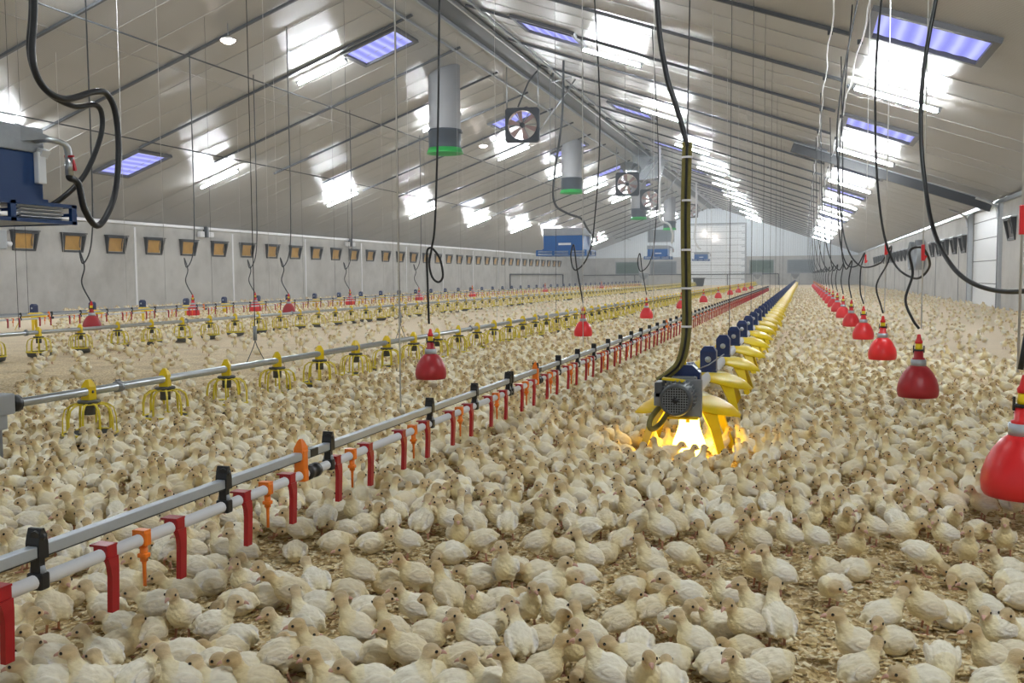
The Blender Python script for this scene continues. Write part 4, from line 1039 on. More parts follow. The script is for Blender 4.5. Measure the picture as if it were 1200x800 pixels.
for i, y in enumerate(rb[4:]):
    s = 0.12 * (-1) ** i
    thing(MB().tube(bez([(0.40 + s, y + .5, zroof(.7) - .03), (0.45 + s, y + .4, 2.2), (0.50 + s * .5, y + .2, 1.3), (0.62, y + .1, 0.98), (0.70, y, 1.1), (0.66, y, 0.8), (0.70, y, 0.55)], 8), 0.010, 'rubber', 6), 'water_hose', 'dark water hose hanging to the %s bell of the right row' % nth(i + 5), 'hose', 'black hoses of the bell drinkers')
thing(MB().tube(bez([(-2.50, 6.66, zroof(-2.5) - 0.01), (-2.57, 6.66, 3.06), (-2.595, 6.66, 2.1), (-2.63, 6.66, 1.33), (-2.66, 6.66, 1.12), (-2.685, 6.67, 1.0), (-2.665, 6.68, 0.90), (-2.62, 6.69, 0.865), (-2.585, 6.69, 0.91), (-2.60, 6.68, 1.03), (-2.645, 6.67, 1.105), (-2.68, 6.66, 1.12), (-2.70, 6.66, 1.07), (-2.697, 6.66, 0.85), (-2.69, 6.66, 0.55)], 10), 0.0085, 'rubber', 8), 'water_hose', 'black hose with a knot-like loop above the dark red bell in the middle row', 'hose', 'black hoses of the bell drinkers')
for y, l in ((11.9, 'second'), (17.1, 'third')):
    thing(MB().tube(bez([(-2.62, y + .2, zroof(-2.5) - 0.03), (-2.5, y + .2, 3.0), (-2.55, y + .1, 1.6), (-2.62, y, 1.15), (-2.78, y, 0.98), (-2.84, y, 1.15), (-2.80, y, 1.3), (-2.76, y, 1.0), (-2.68, y, 0.56)], 8), 0.010, 'rubber', 6), 'water_hose', 'dark hose hooked down to the %s bell of the middle row' % l, 'hose', 'black hoses of the bell drinkers')
for i, (x, y) in enumerate(((-10.35, 11.95), (-12.3, 19.6), (-10.6, 18.2), (-12.3, 17.2), (-12.3, 24.5), (-12.3, 29.6))):
    thing(MB().tube(bez([(x + .1, y, zroof(x)), (x + .1, y, 2.6), (x + .05, y, 1.5), (x - .12, y, 1.15), (x - .18, y, 1.35), (x - .10, y, 1.1), (x - .16, y, .85), (x, y, 0.56)], 7), 0.011, 'dark_cord', 6), 'water_hose', 'thin dark hose above the %s bell beside the far drinker line' % nth(i + 1), 'hose', 'hoses of the left bells')
# suspension cords of all the lines
def cord(x, y, z0, mat, label, r=0.004):
    thing(MB().tube([(x, y, z0), (x, y, zroof(x))], r, mat, 5), 'suspension_cord', label, 'cord', 'suspension cords')
for i, y in enumerate((3.02, 5.9, 8.9, 14.8, 17.8, 21, 24, 27, 30)): cord(-1.33, y, 0.45, 'white_cord', 'white suspension cord, %s along the near drinker line' % nth(i + 1), 0.0028)
for i, y in enumerate((7.6, 10.9, 14.2, 17.4, 21, 25, 29)): cord(FX, y, 0.46, 'dark_cord', 'dark suspension cord, %s along the middle feeder line' % nth(i + 1), 0.0028)
for i, y in enumerate((11.3, 14.3, 17.3, 20.3, 24, 28)): cord(-3.65, y, 0.36, 'dark_cord' if i % 2 else 'white_cord', 'thin suspension cord, %s along the middle pan line' % nth(i + 1), 0.0028)
for i, y in enumerate((8.6, 11.2, 13.9, 16.8, 19.8, 23, 27, 31)): cord(-8.45, y, 0.35, 'white_cord' if i % 3 else 'dark_cord', 'thin suspension cord, %s along the left pan line' % nth(i + 1), 0.0028)
for i, y in enumerate((11.6, 13.8, 16.3, 18.8, 21.5, 24.4, 27.5, 31, 35, 39)): cord(-11.2, y, 0.40, 'white_cord' if i % 2 else 'dark_cord', 'thin suspension cord, %s along the far drinker line' % nth(i + 1), 0.0028)
for i, y in enumerate((14.9, 17.9, 20.9, 24, 27, 30.2, 33.5, 37, 41, 46)): cord(-13.5, y, 0.46, 'dark_cord' if i % 2 else 'white_cord', 'thin suspension cord, %s along the left wall feeders' % nth(i + 1), 0.0028)
# grey line grips where the suspension wires fork down to the pipes
for x, y, z, l in ((-3.65, 5.80, 0.47, 'grey cylinder grip on a forked wire above the middle pan line, nearer one'), (-3.65, 8.31, 0.47, 'grey cylinder grip on a forked wire above the middle pan line, farther one'), (-1.33, 11.7, 0.56, 'grey cylinder grip above the near drinker line beside the olive strap')):
    t = root('line_grip', l, 'grip', (x, y, z), 'line grips')
    MB().cyl((0, 0, 0), (0, 0, .10), 0.013, 'dull_steel', 12).build('weight', t)
    MB().tube([(0, -.11, .325 - z), (0, -.02, -.04), (0, 0, 0)], 0.003, 'dark_cord', 5).tube([(0, .11, .325 - z), (0, .02, -.04), (0, 0, 0)], 0.003, 'dark_cord', 5).build('fork_wire', t)
    MB().tube([(0, 0, .10), (0, 0, zroof(x) - z - 0.01)], 0.003, 'dark_cord', 5).build('wire', t)
# ------------------------------------------------------------------ turkey poults
def capsule(mb, a, b, ra, rb, n=12):
    a = Vector(a); b = Vector(b)
    k = 5
    mb.tube([a.lerp(b, i / k) for i in range(k + 1)], [ra + (rb - ra) * i / k for i in range(k + 1)], 'poult_down', n)
    mb.ball(a, ra, 'poult_down'); mb.ball(b, rb, 'poult_down')

CREAM = np.array((0.80, 0.70, 0.46)); WHITE = np.array((0.94, 0.93, 0.88)); YEL = np.array((0.88, 0.76, 0.42)); TAN = np.array((0.60, 0.47, 0.29)); PINK = np.array((0.56, 0.30, 0.21))
CREAM = np.array((0.95, 0.875, 0.64))

def poult_meshes(name, zb=0.096, pitch=19, neck=((0.05, 0, 0.135), (0.066, 0, 0.165), (0.074, 0, 0.192)), yaw=0, nod=-8, legs='stand', fat=1.0, tail=1):
    mb = MB()
    R = Matrix.Rotation(-radians(pitch), 3, 'Y')
    C = Vector((0, 0, zb))
    T = lambda p: C + R @ Vector(p)
    mb.ball(C, (0.055, 0.047 * fat, 0.049 * fat), 'poult_down', 20, 14, R)
    mb.ball(T((0.026, 0, 0.000)), (0.040, 0.041 * fat, 0.044), 'poult_down', 16, 12, R)
    mb.ball(T((-0.030, 0, 0.003)), (0.040, 0.038 * fat, 0.038), 'poult_down', 16, 12, R)
    capsule(mb, T((-0.050, 0, 0.004)), T((-0.072, 0, 0.000)), 0.024, 0.011)
    for s in (-1, 1):   # folded wings lying on the flanks, tips towards the tail
        W = Matrix.Rotation(radians(10), 3, 'Y') @ Matrix.Rotation(radians(-6 * s), 3, 'Z')
        mb.ball(T((-0.006, s * 0.043 * fat, 0.008)), (0.044, 0.0100, 0.028), 'poult_down', 16, 10, R @ W)
        capsule(mb, T((-0.036, s * 0.040 * fat, 0.002)), T((-0.064, s * 0.030, -0.008)), 0.014, 0.006)
    n = [Vector(q) for q in neck]
    capsule(mb, T((0.030, 0, 0.016)), n[0], 0.032, 0.0235, 14)
    capsule(mb, n[0], n[1], 0.0235, 0.0190, 14)
    capsule(mb, n[1], n[2], 0.0190, 0.0185, 14)
    H = Matrix.Rotation(radians(yaw), 3, 'Z') @ Matrix.Rotation(-radians(nod), 3, 'Y')
    HS = 1.2
    hc = n[2] + H @ Vector((0.009, 0, 0.006))
    mb.ball(hc, (0.0225 * HS, 0.0180 * HS, 0.0185 * HS), 'poult_down', 16, 12, H)
    mb.ball(hc + H @ Vector((0.012 * HS, 0, -0.003 * HS)), (0.0160 * HS, 0.0125 * HS, 0.012 * HS), 'poult_down', 14, 10, H)
    thighs = []
    if legs != 'sit':
        for s, dx in ((-1, 0.0), (1, 0.0)) if legs == 'stand' else ((-1, 0.022), (1, -0.020)):
            k = Vector((dx * 0.5 - 0.002, s * 0.024, max(zb - 0.050, 0.038)))
            capsule(mb, T((0.0, s * 0.020, -0.022)), k, 0.020, 0.0095)
            thighs.append((k, s, dx))
    me = mb.mesh(name + '_raw')
    o = bpy.data.objects.new(name + '_raw', me); COL.objects.link(o)
    r = o.modifiers.new('r', 'REMESH'); r.mode = 'VOXEL'; r.voxel_size = 0.0036; r.adaptivity = 0
    sm = o.modifiers.new('s', 'SMOOTH'); sm.iterations = 5; sm.factor = 0.5
    dg = bpy.context.evaluated_depsgraph_get()
    ev = bpy.data.meshes.new_from_object(o.evaluated_get(dg))
    bpy.data.objects.remove(o); bpy.data.meshes.remove(me)
    nv = len(ev.vertices)
    co = np.empty(nv * 3); ev.vertices.foreach_get('co', co); co = co.reshape(-1, 3)
    no = np.empty(nv * 3); ev.vertices.foreach_get('normal', no); no = no.reshape(-1, 3)
    # soft tufts of down
    r2 = np.random.default_rng(abs(hash(name)) % 1000 if False else len(name) * 7 + int(zb * 1000))
    f = np.zeros(nv)
    for _ in range(16):
        k = r2.normal(size=3) * np.array((130, 210, 190)); f += np.sin(co @ k + r2.uniform(0, 6.28))
    f /= 4.0
    hd = np.linalg.norm(co - np.array(hc), axis=1)
    amp = np.where(hd < 0.03, 0.0003, 0.00135)
    co = co + no * (f * amp)[:, None]
    co[:, 2] = np.maximum(co[:, 2], 0.001)
    # plumage colours
    Rn = np.array(R); loc = (co - np.array(C)) @ Rn
    cl = np.tile(CREAM, (nv, 1))
    def mixc(c, w): 
        nonlocal cl
        w = np.clip(w, 0, 1)[:, None]; cl = cl * (1 - w) + c * w
    mixc(YEL, 0.60 * np.clip((loc[:, 0] - 0.01) / 0.05, 0, 1) * np.clip((0.02 - loc[:, 2]) / 0.04 + .4, 0, 1))
    wing = np.exp(-(((loc[:, 0] + 0.02) / 0.045) ** 2 + ((np.abs(loc[:, 1]) - 0.042) / 0.014) ** 2 + ((loc[:, 2] - 0.002) / 0.024) ** 2))
    mixc(np.array((0.97, 0.95, 0.92)), 1.8 * wing)
    # quill edges along the folded wing
    cl[:] = cl * (1 - 0.16 * np.clip(wing * 1.3, 0, 1) * (np.sin((loc[:, 2] * 0.9 + loc[:, 0] * 0.28) * 520) > 0.55))[:, None]
    mixc(WHITE, 0.5 * np.clip((loc[:, 2] - 0.015) / 0.025, 0, 1) * (loc[:, 0] < 0.03))
    n2 = np.array(n[2]); 
    nd = np.linalg.norm(co - n2, axis=1)
    mixc(YEL, 0.35 * np.clip((0.055 - nd) / 0.03, 0, 1))
    Hn = np.array(H); hl = (co - np.array(hc)) @ Hn
    head = np.clip((0.040 - hd) / 0.012, 0, 1)
    mixc(TAN * 1.2, head * 0.78)
    mixc(TAN * 0.92, head * np.clip((hl[:, 2] - 0.002) / 0.012, 0, 1) * 0.75)
    mixc(TAN * np.array((0.95, 0.78, 0.7)), head * np.exp(-((hl[:, 0] - 0.016) ** 2 + (hl[:, 2] + 0.002) ** 2) / 0.009 ** 2) * 0.7)
    nbody = nv
    ev.vertices.foreach_set('co', co.ravel())
    # shanks and toes, in the same mesh
    lb = MB()
    if legs != 'sit':
        for k, s, dx in thighs:
            ft = Vector((k.x + dx * 0.6 + 0.006, k.y + s * 0.002, 0.0055))
            lb.tube([k + Vector((0, 0, 0.006)), k.lerp(ft, .5), ft], [0.0062, 0.0044, 0.0048], 'poult_down', 8)
            for a in (-26, 0, 26, 180):
                L = 0.030 if a in (0,) else (0.026 if abs(a) < 90 else 0.012)
                d = Vector((cos(radians(a)), sin(radians(a)), 0))
                lb.tube([ft + d * .002, ft + d * L * .6 + Vector((0, 0, -.001)), ft + d * L + Vector((0, 0, -.0028))], [0.0038, 0.0032, 0.0016], 'poult_down', 6)
    else:
        for s in (-1, 1):
            for a in (-20, 12):
                ft = Vector((0.036, s * 0.026, 0.005)); d = Vector((cos(radians(a)), sin(radians(a)), 0))
                lb.tube([ft, ft + d * 0.026 + Vector((0, 0, -.002))], [0.0042, 0.002], 'poult_down', 6)
    nv2 = len(lb.v)
    vs = np.vstack([co, np.array([tuple(p) for p in lb.v])])
    colr = np.vstack([cl, np.tile(PINK, (nv2, 1))])
    fs = [tuple(p.vertices) for p in ev.polygons] + [tuple(i + nbody for i in f_) for f_ in lb.f]
    bpy.data.meshes.remove(ev)
    def mk(nm, vs, fs, colr, mat):
        me = bpy.data.meshes.new(nm); me.from_pydata(vs.tolist() if hasattr(vs, 'tolist') else vs, [], fs)
        me.materials.append(MATS[mat]); me.polygons.foreach_set('use_smooth', [True] * len(me.polygons))
        at = me.attributes.new('plumage', 'FLOAT_COLOR', 'POINT')
        at.data.foreach_set('color', np.hstack([colr, np.ones((len(colr), 1))]).ravel())
        me.update(); return me
    me = mk(name, vs, fs, colr, 'poult_down')
    # beak and eyes as child meshes
    bk = MB()
    b0 = Vector((0.0255, 0, -0.003))
    bk.tube([b0 + Vector((-0.004, 0, 0)), b0 + Vector((0.004, 0, 0.0005)), b0 + Vector((0.010, 0, -0.0015)), b0 + Vector((0.0145, 0, -0.005))], [0.0072, 0.0058, 0.0040, 0.0011], 'beak_pink', 10, flat=0.82)
    bk.v = [tuple(hc + H @ (Vector(p) * 1.2)) for p in bk.v]
    beak = bk.mesh('beak')
    ey = MB(); ey.ball((0, 0, 0), (0.0050, 0.0030, 0.0050), 'eye_black', 10, 8)
    eye = ey.mesh('eye')
    eyes = [(hc + H @ Vector((0.0110, s * 0.0206, 0.0036)), H) for s in (-1, 1)]
    # decimated versions for the flock
    lods = []
    for ratio in (0.16, 0.042, 0.012):
        o = bpy.data.objects.new('t', me); COL.objects.link(o)
        d = o.modifiers.new('d', 'DECIMATE'); d.ratio = ratio
        e2 = bpy.data.meshes.new_from_object(o.evaluated_get(bpy.context.evaluated_depsgraph_get()))
        bpy.data.objects.remove(o)
        V = np.empty(len(e2.vertices) * 3); e2.vertices.foreach_get('co', V); V = V.reshape(-1, 3)
        e2.calc_loop_triangles()
        F = np.empty(len(e2.loop_triangles) * 3, np.int32); e2.loop_triangles.foreach_get('vertices', F); F = F.reshape(-1, 3)
        A = np.empty(len(V) * 4, np.float32); e2.attributes['plumage'].data.foreach_get('color', A); A = A.reshape(-1, 4)[:, :3].copy()
        bpy.data.meshes.remove(e2)
        if ratio > 0.03:   # eyes and beak tip
            for p, _h in eyes:
                p = np.array(p); rr = 0.0062
                ov = len(V); V = np.vstack([V, p + np.array([(rr, 0, 0), (-rr, 0, 0), (0, rr, 0), (0, -rr, 0), (0, 0, rr), (0, 0, -rr)])])
                F = np.vstack([F, ov + np.array([(0, 2, 4), (2, 1, 4), (1, 3, 4), (3, 0, 4), (2, 0, 5), (1, 2, 5), (3, 1, 5), (0, 3, 5)])]); A = np.vstack([A, np.full((6, 3), 0.01)])
            ov = len(V); t = np.array(hc + H @ Vector((0.048, 0, -0.006)))
            V = np.vstack([V, np.array([t] + [hc + H @ Vector((0.022, a, b)) for a, b in ((0.007, -0.002), (0, 0.005), (-0.007, -0.002), (0, -0.009))])])
            F = np.vstack([F, ov + np.array([(0, 1, 2), (0, 2, 3), (0, 3, 4), (0, 4, 1)])]); A = np.vstack([A, np.tile((0.55, 0.33, 0.25), (5, 1))])
        lods.append((V, F, A))
    return dict(me=me, beak=beak, eye=eye, eyes=eyes, lods=lods)

POSES = {
 'S': [dict(neck=((0.040, 0, 0.143), (0.048, 0, 0.163), (0.053, 0, 0.180)), words='standing with neck upright'),
       dict(pitch=14, neck=((0.045, 0, 0.134), (0.056, 0.004, 0.151), (0.063, 0.006, 0.166)), yaw=38, words='standing with head turned'),
       dict(pitch=27, neck=((0.036, 0, 0.146), (0.042, -0.003, 0.168), (0.046, -0.005, 0.190)), yaw=-55, words='standing tall and looking sideways'),
       dict(pitch=7, neck=((0.050, 0, 0.122), (0.066, 0, 0.134), (0.077, 0, 0.147)), nod=-14, legs='walk', words='walking with neck stretched forward')],
 'L': [dict(zb=0.051, pitch=4, legs='sit', fat=1.06, neck=((0.047, 0, 0.088), (0.058, 0, 0.108), (0.063, 0, 0.126)), words='resting on the litter with head raised'),
       dict(zb=0.049, pitch=0, legs='sit', fat=1.08, neck=((0.048, 0.004, 0.084), (0.056, 0.008, 0.101), (0.060, 0.010, 0.116)), yaw=55, words='lying down and looking aside')],
 'D': [dict(zb=0.048, pitch=-2, legs='sit', fat=1.10, neck=((0.050, 0, 0.064), (0.062, 0, 0.070), (0.071, 0, 0.074)), nod=-12, words='lying low with neck drawn in'),
       dict(zb=0.049, pitch=0, legs='sit', fat=1.10, neck=((0.052, 0.010, 0.064), (0.064, 0.024, 0.054), (0.068, 0.036, 0.044)), yaw=70, nod=-25, words='lying asleep with head tucked aside')],
 'C': [dict(zb=0.080, pitch=-4, fat=1.06, neck=((0.052, 0, 0.104), (0.070, 0, 0.114), (0.081, 0, 0.124)), nod=-10, words='crouching with head held low')],
 'P': [dict(zb=0.094, pitch=-14, neck=((0.058, 0, 0.084), (0.078, 0, 0.064), (0.090, 0, 0.045)), nod=-52, legs='walk', words='pecking at the litter'),
       dict(zb=0.094, pitch=-4, neck=((0.050, 0.008, 0.116), (0.054, 0.032, 0.112), (0.038, 0.050, 0.106)), yaw=150, nod=-20, words='preening its wing')],
}
PS = 0.70      # size of the birds in the hall
PROTO = []
PKEYS = {}
for key, lst in POSES.items():
    for i, kw in enumerate(lst):
        kw = dict(kw); w = kw.pop('words')
        d = poult_meshes('turkey_poult', **kw); d['words'] = w; d['key'] = key
        PKEYS.setdefault(key, []).append(len(PROTO)); PROTO.append(d)

def place_poult(k, x, y, rz, sc, label):
    d = PROTO[k]
    o = bpy.data.objects.new('turkey_poult', d['me']); COL.objects.link(o)
    o.location = (x, y, 0); o.rotation_euler = (0, 0, rz); o.scale = (sc * PS,) * 3
    tag(o, label, 'turkey poult', 'turkey poults on the litter')
    b = bpy.data.objects.new('beak', d['beak']); COL.objects.link(b); b.parent = o
    for p, H in d['eyes']:
        e = bpy.data.objects.new('eye', d['eye']); COL.objects.link(e); e.parent = o
        e.matrix_local = Matrix.Translation(p) @ H.to_4x4()
    return o
# ------------------------------------------------------------------ the flock
PTS = [(-1.821,1.923,167,'S'),(-1.587,2.033,197,'C'),(-1.743,2.027,197,'L'),(-1.547,1.838,27,'L'),(-1.524,1.916,77,'D'),(-1.49,1.714,197,'S'),(-1.799,1.766,47,'L'),(-1.688,1.765,217,'L'),(-1.636,1.946,197,'D'),(-1.332,1.627,92,'S'),(-1.334,1.78,197,'C'),(-1.573,2.112,197,'S'),(-1.606,2.288,37,'D'),(-1.677,2.322,197,'S'),(-1.697,2.438,197,'D'),(-1.71,2.517,197,'S'),(-1.633,2.5,217,'S'),(-1.473,1.977,267,'S'),(-1.397,2.0,27,'L'),(-1.279,1.874,197,'D'),(-1.294,1.952,167,'D'),(-1.433,2.166,197,'D'),(-1.474,2.252,287,'S'),(-1.92,2.101,287,'L'),(-1.906,2.179,197,'D'),(-1.832,2.22,17,'D'),(-1.636,1.704,177,'D'),(-1.677,1.636,37,'L'),(-1.399,1.572,197,'S'),(-1.473,1.543,207,'S'),(-1.407,1.651,187,'L'),(-1.312,1.704,197,'D'),(-1.234,1.647,207,'S'),(-1.177,1.702,197,'L'),(-1.104,1.733,217,'L'),(-2.128,2.283,17,'D'),(-1.99,2.321,37,'D'),(-2.037,2.013,197,'L'),(-1.845,2.32,197,'L'),(-1.258,1.797,47,'D'),(-1.946,2.522,217,'L'),(-1.943,1.89,17,'D'),(-1.909,2.26,287,'L'),(-1.531,2.634,117,'D'),(-1.6,2.777,187,'S'),(-1.273,2.289,127,'S'),(-1.196,2.754,207,'S'),(-1.189,2.396,197,'S'),(-1.116,2.427,197,'D'),(-1.455,2.756,17,'D'),(-1.34,2.788,27,'D'),(-1.022,2.409,197,'S'),(-0.881,2.289,137,'S'),(-0.962,2.808,217,'P'),(-1.059,2.844,287,'S'),(-1.041,2.746,197,'D'),(-0.881,2.547,197,'D'),(-0.801,2.54,287,'S'),(-1.409,2.32,177,'L'),(-1.298,2.208,197,'S'),(-1.383,2.233,197,'D'),(-1.219,2.209,17,'D'),(-1.185,2.316,197,'D'),(-1.08,2.215,37,'D'),(-1.003,2.004,207,'S'),(-1.153,2.032,197,'S'),(-1.15,1.942,197,'S'),(-0.921,2.028,197,'S'),(-0.934,2.193,197,'S'),(-0.854,2.193,197,'L'),(-0.857,2.092,17,'D'),(-0.717,2.038,197,'S'),(-0.705,2.116,17,'S'),(-0.779,2.233,267,'S'),(-0.761,2.373,17,'D'),(-0.709,1.916,197,'P'),(-0.835,1.917,197,'S'),(-0.773,1.868,17,'D'),(-0.658,1.978,167,'D'),(-1.022,1.847,197,'S'),(-1.096,1.816,17,'S'),(-1.086,1.894,217,'L'),(-0.968,1.79,197,'L'),(-1.002,1.924,197,'D'),(-0.926,1.948,27,'D'),(-0.912,1.711,197,'S'),(-0.838,1.74,197,'S'),(-0.761,1.757,17,'S'),(-1.167,1.781,197,'D'),(-0.617,1.864,197,'L'),(-0.692,1.838,17,'D'),(-1.463,2.989,17,'L'),(-1.496,2.917,197,'D'),(-1.349,2.962,107,'S'),(-1.231,2.965,97,'S'),(-1.15,3.017,197,'S'),(-0.996,2.484,217,'L'),(-1.515,2.391,197,'L'),(-0.95,3.042,107,'S'),(-0.789,2.841,17,'S'),(-0.823,3.077,197,'S'),(-0.67,3.021,197,'P'),(-0.723,2.898,197,'L'),(-0.598,2.726,217,'S'),(-0.583,2.873,17,'D'),(-0.633,3.158,107,'S'),(-0.534,2.937,77,'S'),(-0.435,3.098,217,'S'),(-0.337,2.836,347,'P'),(-0.263,2.961,197,'S'),(-0.232,3.153,17,'S'),(-0.125,3.05,217,'S'),(-0.441,2.868,267,'L'),(-0.406,2.701,197,'S'),(-0.372,2.63,197,'D'),(-0.449,2.57,17,'D'),(-0.277,2.461,197,'S'),(-0.357,2.336,37,'S'),(-0.415,2.241,17,'S'),(-0.282,2.271,317,'S'),(-0.238,2.392,17,'D'),(-0.177,2.505,217,'S'),(-0.112,2.753,197,'S'),(-0.656,2.268,307,'S'),(-0.728,2.621,217,'D'),(-0.644,2.435,17,'S'),(-0.567,2.451,197,'D'),(-0.577,2.53,197,'P'),(-0.569,2.244,197,'S'),(-0.464,2.126,197,'S'),(-0.581,2.126,27,'L'),(-0.487,2.035,287,'S'),(-0.518,1.913,17,'S'),(-0.543,1.833,197,'S'),(-0.338,2.008,197,'S'),(-0.359,2.171,107,'D'),(-0.381,1.916,197,'S'),(-0.417,1.999,197,'D'),(-0.274,2.093,17,'D'),(-0.302,1.912,287,'S'),(-0.263,1.982,107,'D'),(-0.223,2.155,197,'S'),(-0.167,2.099,17,'D'),(-0.118,2.289,197,'S'),(-0.182,2.335,197,'L'),(-0.119,2.21,217,'D'),(-0.096,2.387,217,'S'),(-0.096,1.999,197,'S'),(-0.61,2.041,107,'S'),(-0.809,2.662,167,'D'),(-0.027,3.133,217,'S'),(-0.096,3.173,197,'S'),(0.053,3.136,197,'S'),(0.163,3.067,307,'S'),(0.238,3.31,197,'S'),(0.326,3.266,317,'S'),(0.452,3.287,197,'S'),(0.347,3.026,347,'P'),(0.491,3.11,287,'S'),(0.626,3.283,267,'S'),(0.078,2.785,197,'S'),(0.161,2.911,17,'D'),(0.093,2.647,207,'P'),(-0.052,2.699,197,'S'),(-0.046,2.325,117,'S'),(0.307,2.523,207,'S'),(0.2,2.438,27,'S'),(0.22,2.36,197,'L'),(0.13,2.214,197,'S'),(0.128,2.092,17,'S'),(0.304,2.191,287,'P'),(0.407,2.219,197,'S'),(0.452,2.578,197,'S'),(0.461,2.923,197,'D'),(0.449,2.422,217,'S'),(0.589,3.022,197,'L'),(0.571,2.895,197,'D'),(0.571,2.774,17,'L'),(0.372,2.579,107,'D'),(-0.052,2.125,17,'D'),(0.262,2.124,197,'D'),(0.385,2.083,17,'S'),(0.511,2.472,217,'L'),(0.477,2.348,17,'D'),(-0.059,3.345,107,'S'),(0.392,3.499,217,'S')]
def is_clear(x, y, r=0.13):
    if (x + 0.515) ** 2 + (y - 4.62) ** 2 < 0.018: return False
    if x < XL + 0.3 or x > XR - 0.15: return False
    return True
solid = [(0.70, y, 0.13) for y in rb] + [(-2.68, y, 0.12) for y in (6.66, 11.9, 17.1, 22.3, 27.5)] + [(-3.67, 3.62, 0.12), (-10.35, 11.95, .15)]
solid += [(FX + sx * .19, FY + 1.13 * i + sy * .2, 0.06) for i in range(40) for sx in (-1, 1) for sy in (-1, 1)]
solid += [(FX, FY + 1.13 * i, 0.10) for i in range(1, 40)] + [(-3.65, 4.17 + .637 * i, 0.065) for i in range(60)] + [(-8.45, 8.22 + .665 * i, 0.10) for i in range(60)]
SOL = {}
for sx, sy, sr in solid: SOL.setdefault((int(sx // 0.5), int(sy // 0.5)), []).append((sx, sy, sr))
def blocked(x, y, extra=0.045):
    cx, cy = int(x // 0.5), int(y // 0.5)
    for a in (-1, 0, 1):
        for b in (-1, 0, 1):
            for sx, sy, sr in SOL.get((cx + a, cy + b), ()):
                if (x - sx) ** 2 + (y - sy) ** 2 < (sr + extra) ** 2: return True
    return False
gsz = 0.09
GRID = {}
def near_any(x, y, d):
    cx, cy = int(x // gsz), int(y // gsz); k = int(d / gsz) + 1
    for a in range(-k, k + 1):
        for b in range(-k, k + 1):
            for px, py in GRID.get((cx + a, cy + b), ()):
                if (px - x) ** 2 + (py - y) ** 2 < d * d: return True
    return False
def put(x, y): GRID.setdefault((int(x // gsz), int(y // gsz)), []).append((x, y))
def project(x, y, z=0.0):
    v = Vector((x, y, z - EYE)); w = v.dot(_f)
    if w < 0.1: return None
    return 600 + 1111.14 * v.dot(_rr) / w, 400 - 1111.14 * v.dot(_uu) / w, w
birds = []
for x, y, a, p in PTS:
    if blocked(x, y, 0.0): continue
    put(x, y); birds.append((x, y, a, p))
def vnoise(x, y, s):
    return (sin(x * s * 1.3 + 1.7 * sin(y * s * 0.9)) + sin(y * s * 1.1 + 1.3 * sin(x * s * 1.7 + 2)) + sin((x + y) * s * 0.7 + 4)) / 3
def spacing(x, y):
    """mean distance between birds at a place on the floor, from how the flock spreads in the hall"""
    n = vnoise(x, y, 1.6)
    if y < 9 and x > -3.9:
        s = 0.118 + 0.012 * n
        if x > 0.9 and y > 6.0: s += (0.05 + 0.05 * n) * min((y - 6.0) / 1.5, 1) + 0.05 * max(0, y - 7)
        if abs(x + 1.15) < 0.45 and y > 4.5: s += 0.03
        return s
    if x > -0.3:
        t = max(0, min((y - 5.5) / 9, 1))
        return 0.128 + (0.20 if x > 1.0 else 0.15) * t + 0.10 * max(n, 0) * (0.3 + t) + ((0.03 + 0.14 * t) if x > 1.5 and y > 6.5 else 0)
    if x > -3.9:
        return 0.125 + 0.16 * min((y - 9) / 8, 1) + 0.06 * n
    d = x + 3.65
    if x > -8.6:      # pale strip between the pan lines
        e = min(abs(x + 3.65), abs(x + 8.45))
        if y < 6.3 + 0.5 * n and x > -6: return 0.13
        return 0.20 + 0.17 * min(e, 1.6) + 0.24 * max(n + 0.2, -0.1) + 0.005 * y
    if x > -10.8: return 0.26 + 0.14 * n + .003 * y
    return 0.30 + 0.15 * n + .003 * y
# columns of the floor strip by strip, nearest first
NIND = 300
fill = []
Y = 1.9
r0 = random.Random(11)
while Y < 60:
    step = 0.04 + 0.0030 * max(Y - 3, 0)
    xl = max(XL + 0.3, -(0.88 * Y + 0.6)); xr = min(XR - 0.12, 0.26 * Y + 0.5)
    n = int((xr - xl) / (0.034 + 0.002 * Y)) + 1
    for _ in range(n):
        x = r0.uniform(xl, xr); y = Y + r0.uniform(0, step)
        q = project(x, y, 0.08)
        if q is None or not (-40 < q[0] < 1240 and q[1] < 850): continue
        if q[1] > 608 and not (q[0] < 300 and q[1] < 640): 
            continue
        s = spacing(x, y) * (0.70 if y < 9 else 0.78)
        if q[1] > 500 and q[1] < 600 and q[0] > 560: s *= 1.03
        if near_any(x, y, s) or blocked(x, y, 0.03) or not is_clear(x, y): continue
        put(x, y)
        a = 180 + r0.gauss(0, 75) if r0.random() < 0.66 else r0.uniform(0, 360)
        crowd = s < 0.11
        u = r0.random()
        p = 'S' if u < (0.62 if crowd else 0.60) else 'L' if u < 0.82 else 'D' if u < 0.93 else 'P' if u < 0.97 else 'C'
        fill.append((x, y, a, p))
    Y += step
allb = birds + sorted(fill, key=lambda b: b[1] * cos(_y) - b[0] * sin(_y))
NIND = min(NIND, len(allb))
ind, rest = allb[:NIND], allb[NIND:]
r1 = random.Random(5)
chosen = []
for x, y, a, p in ind:
    w = r1.random()
    c = PKEYS[p]
    if p == 'S': k = c[0] if w < .38 else c[1] if w < .62 else c[2] if w < .84 else c[3]
    elif p == 'P': k = c[0] if w < .7 else c[1]
    else: k = c[0] if w < .62 or len(c) == 1 else c[1]
    chosen.append((x, y, radians(a + r1.uniform(-16, 16)), k, 0.94 + r1.random() * 0.14))
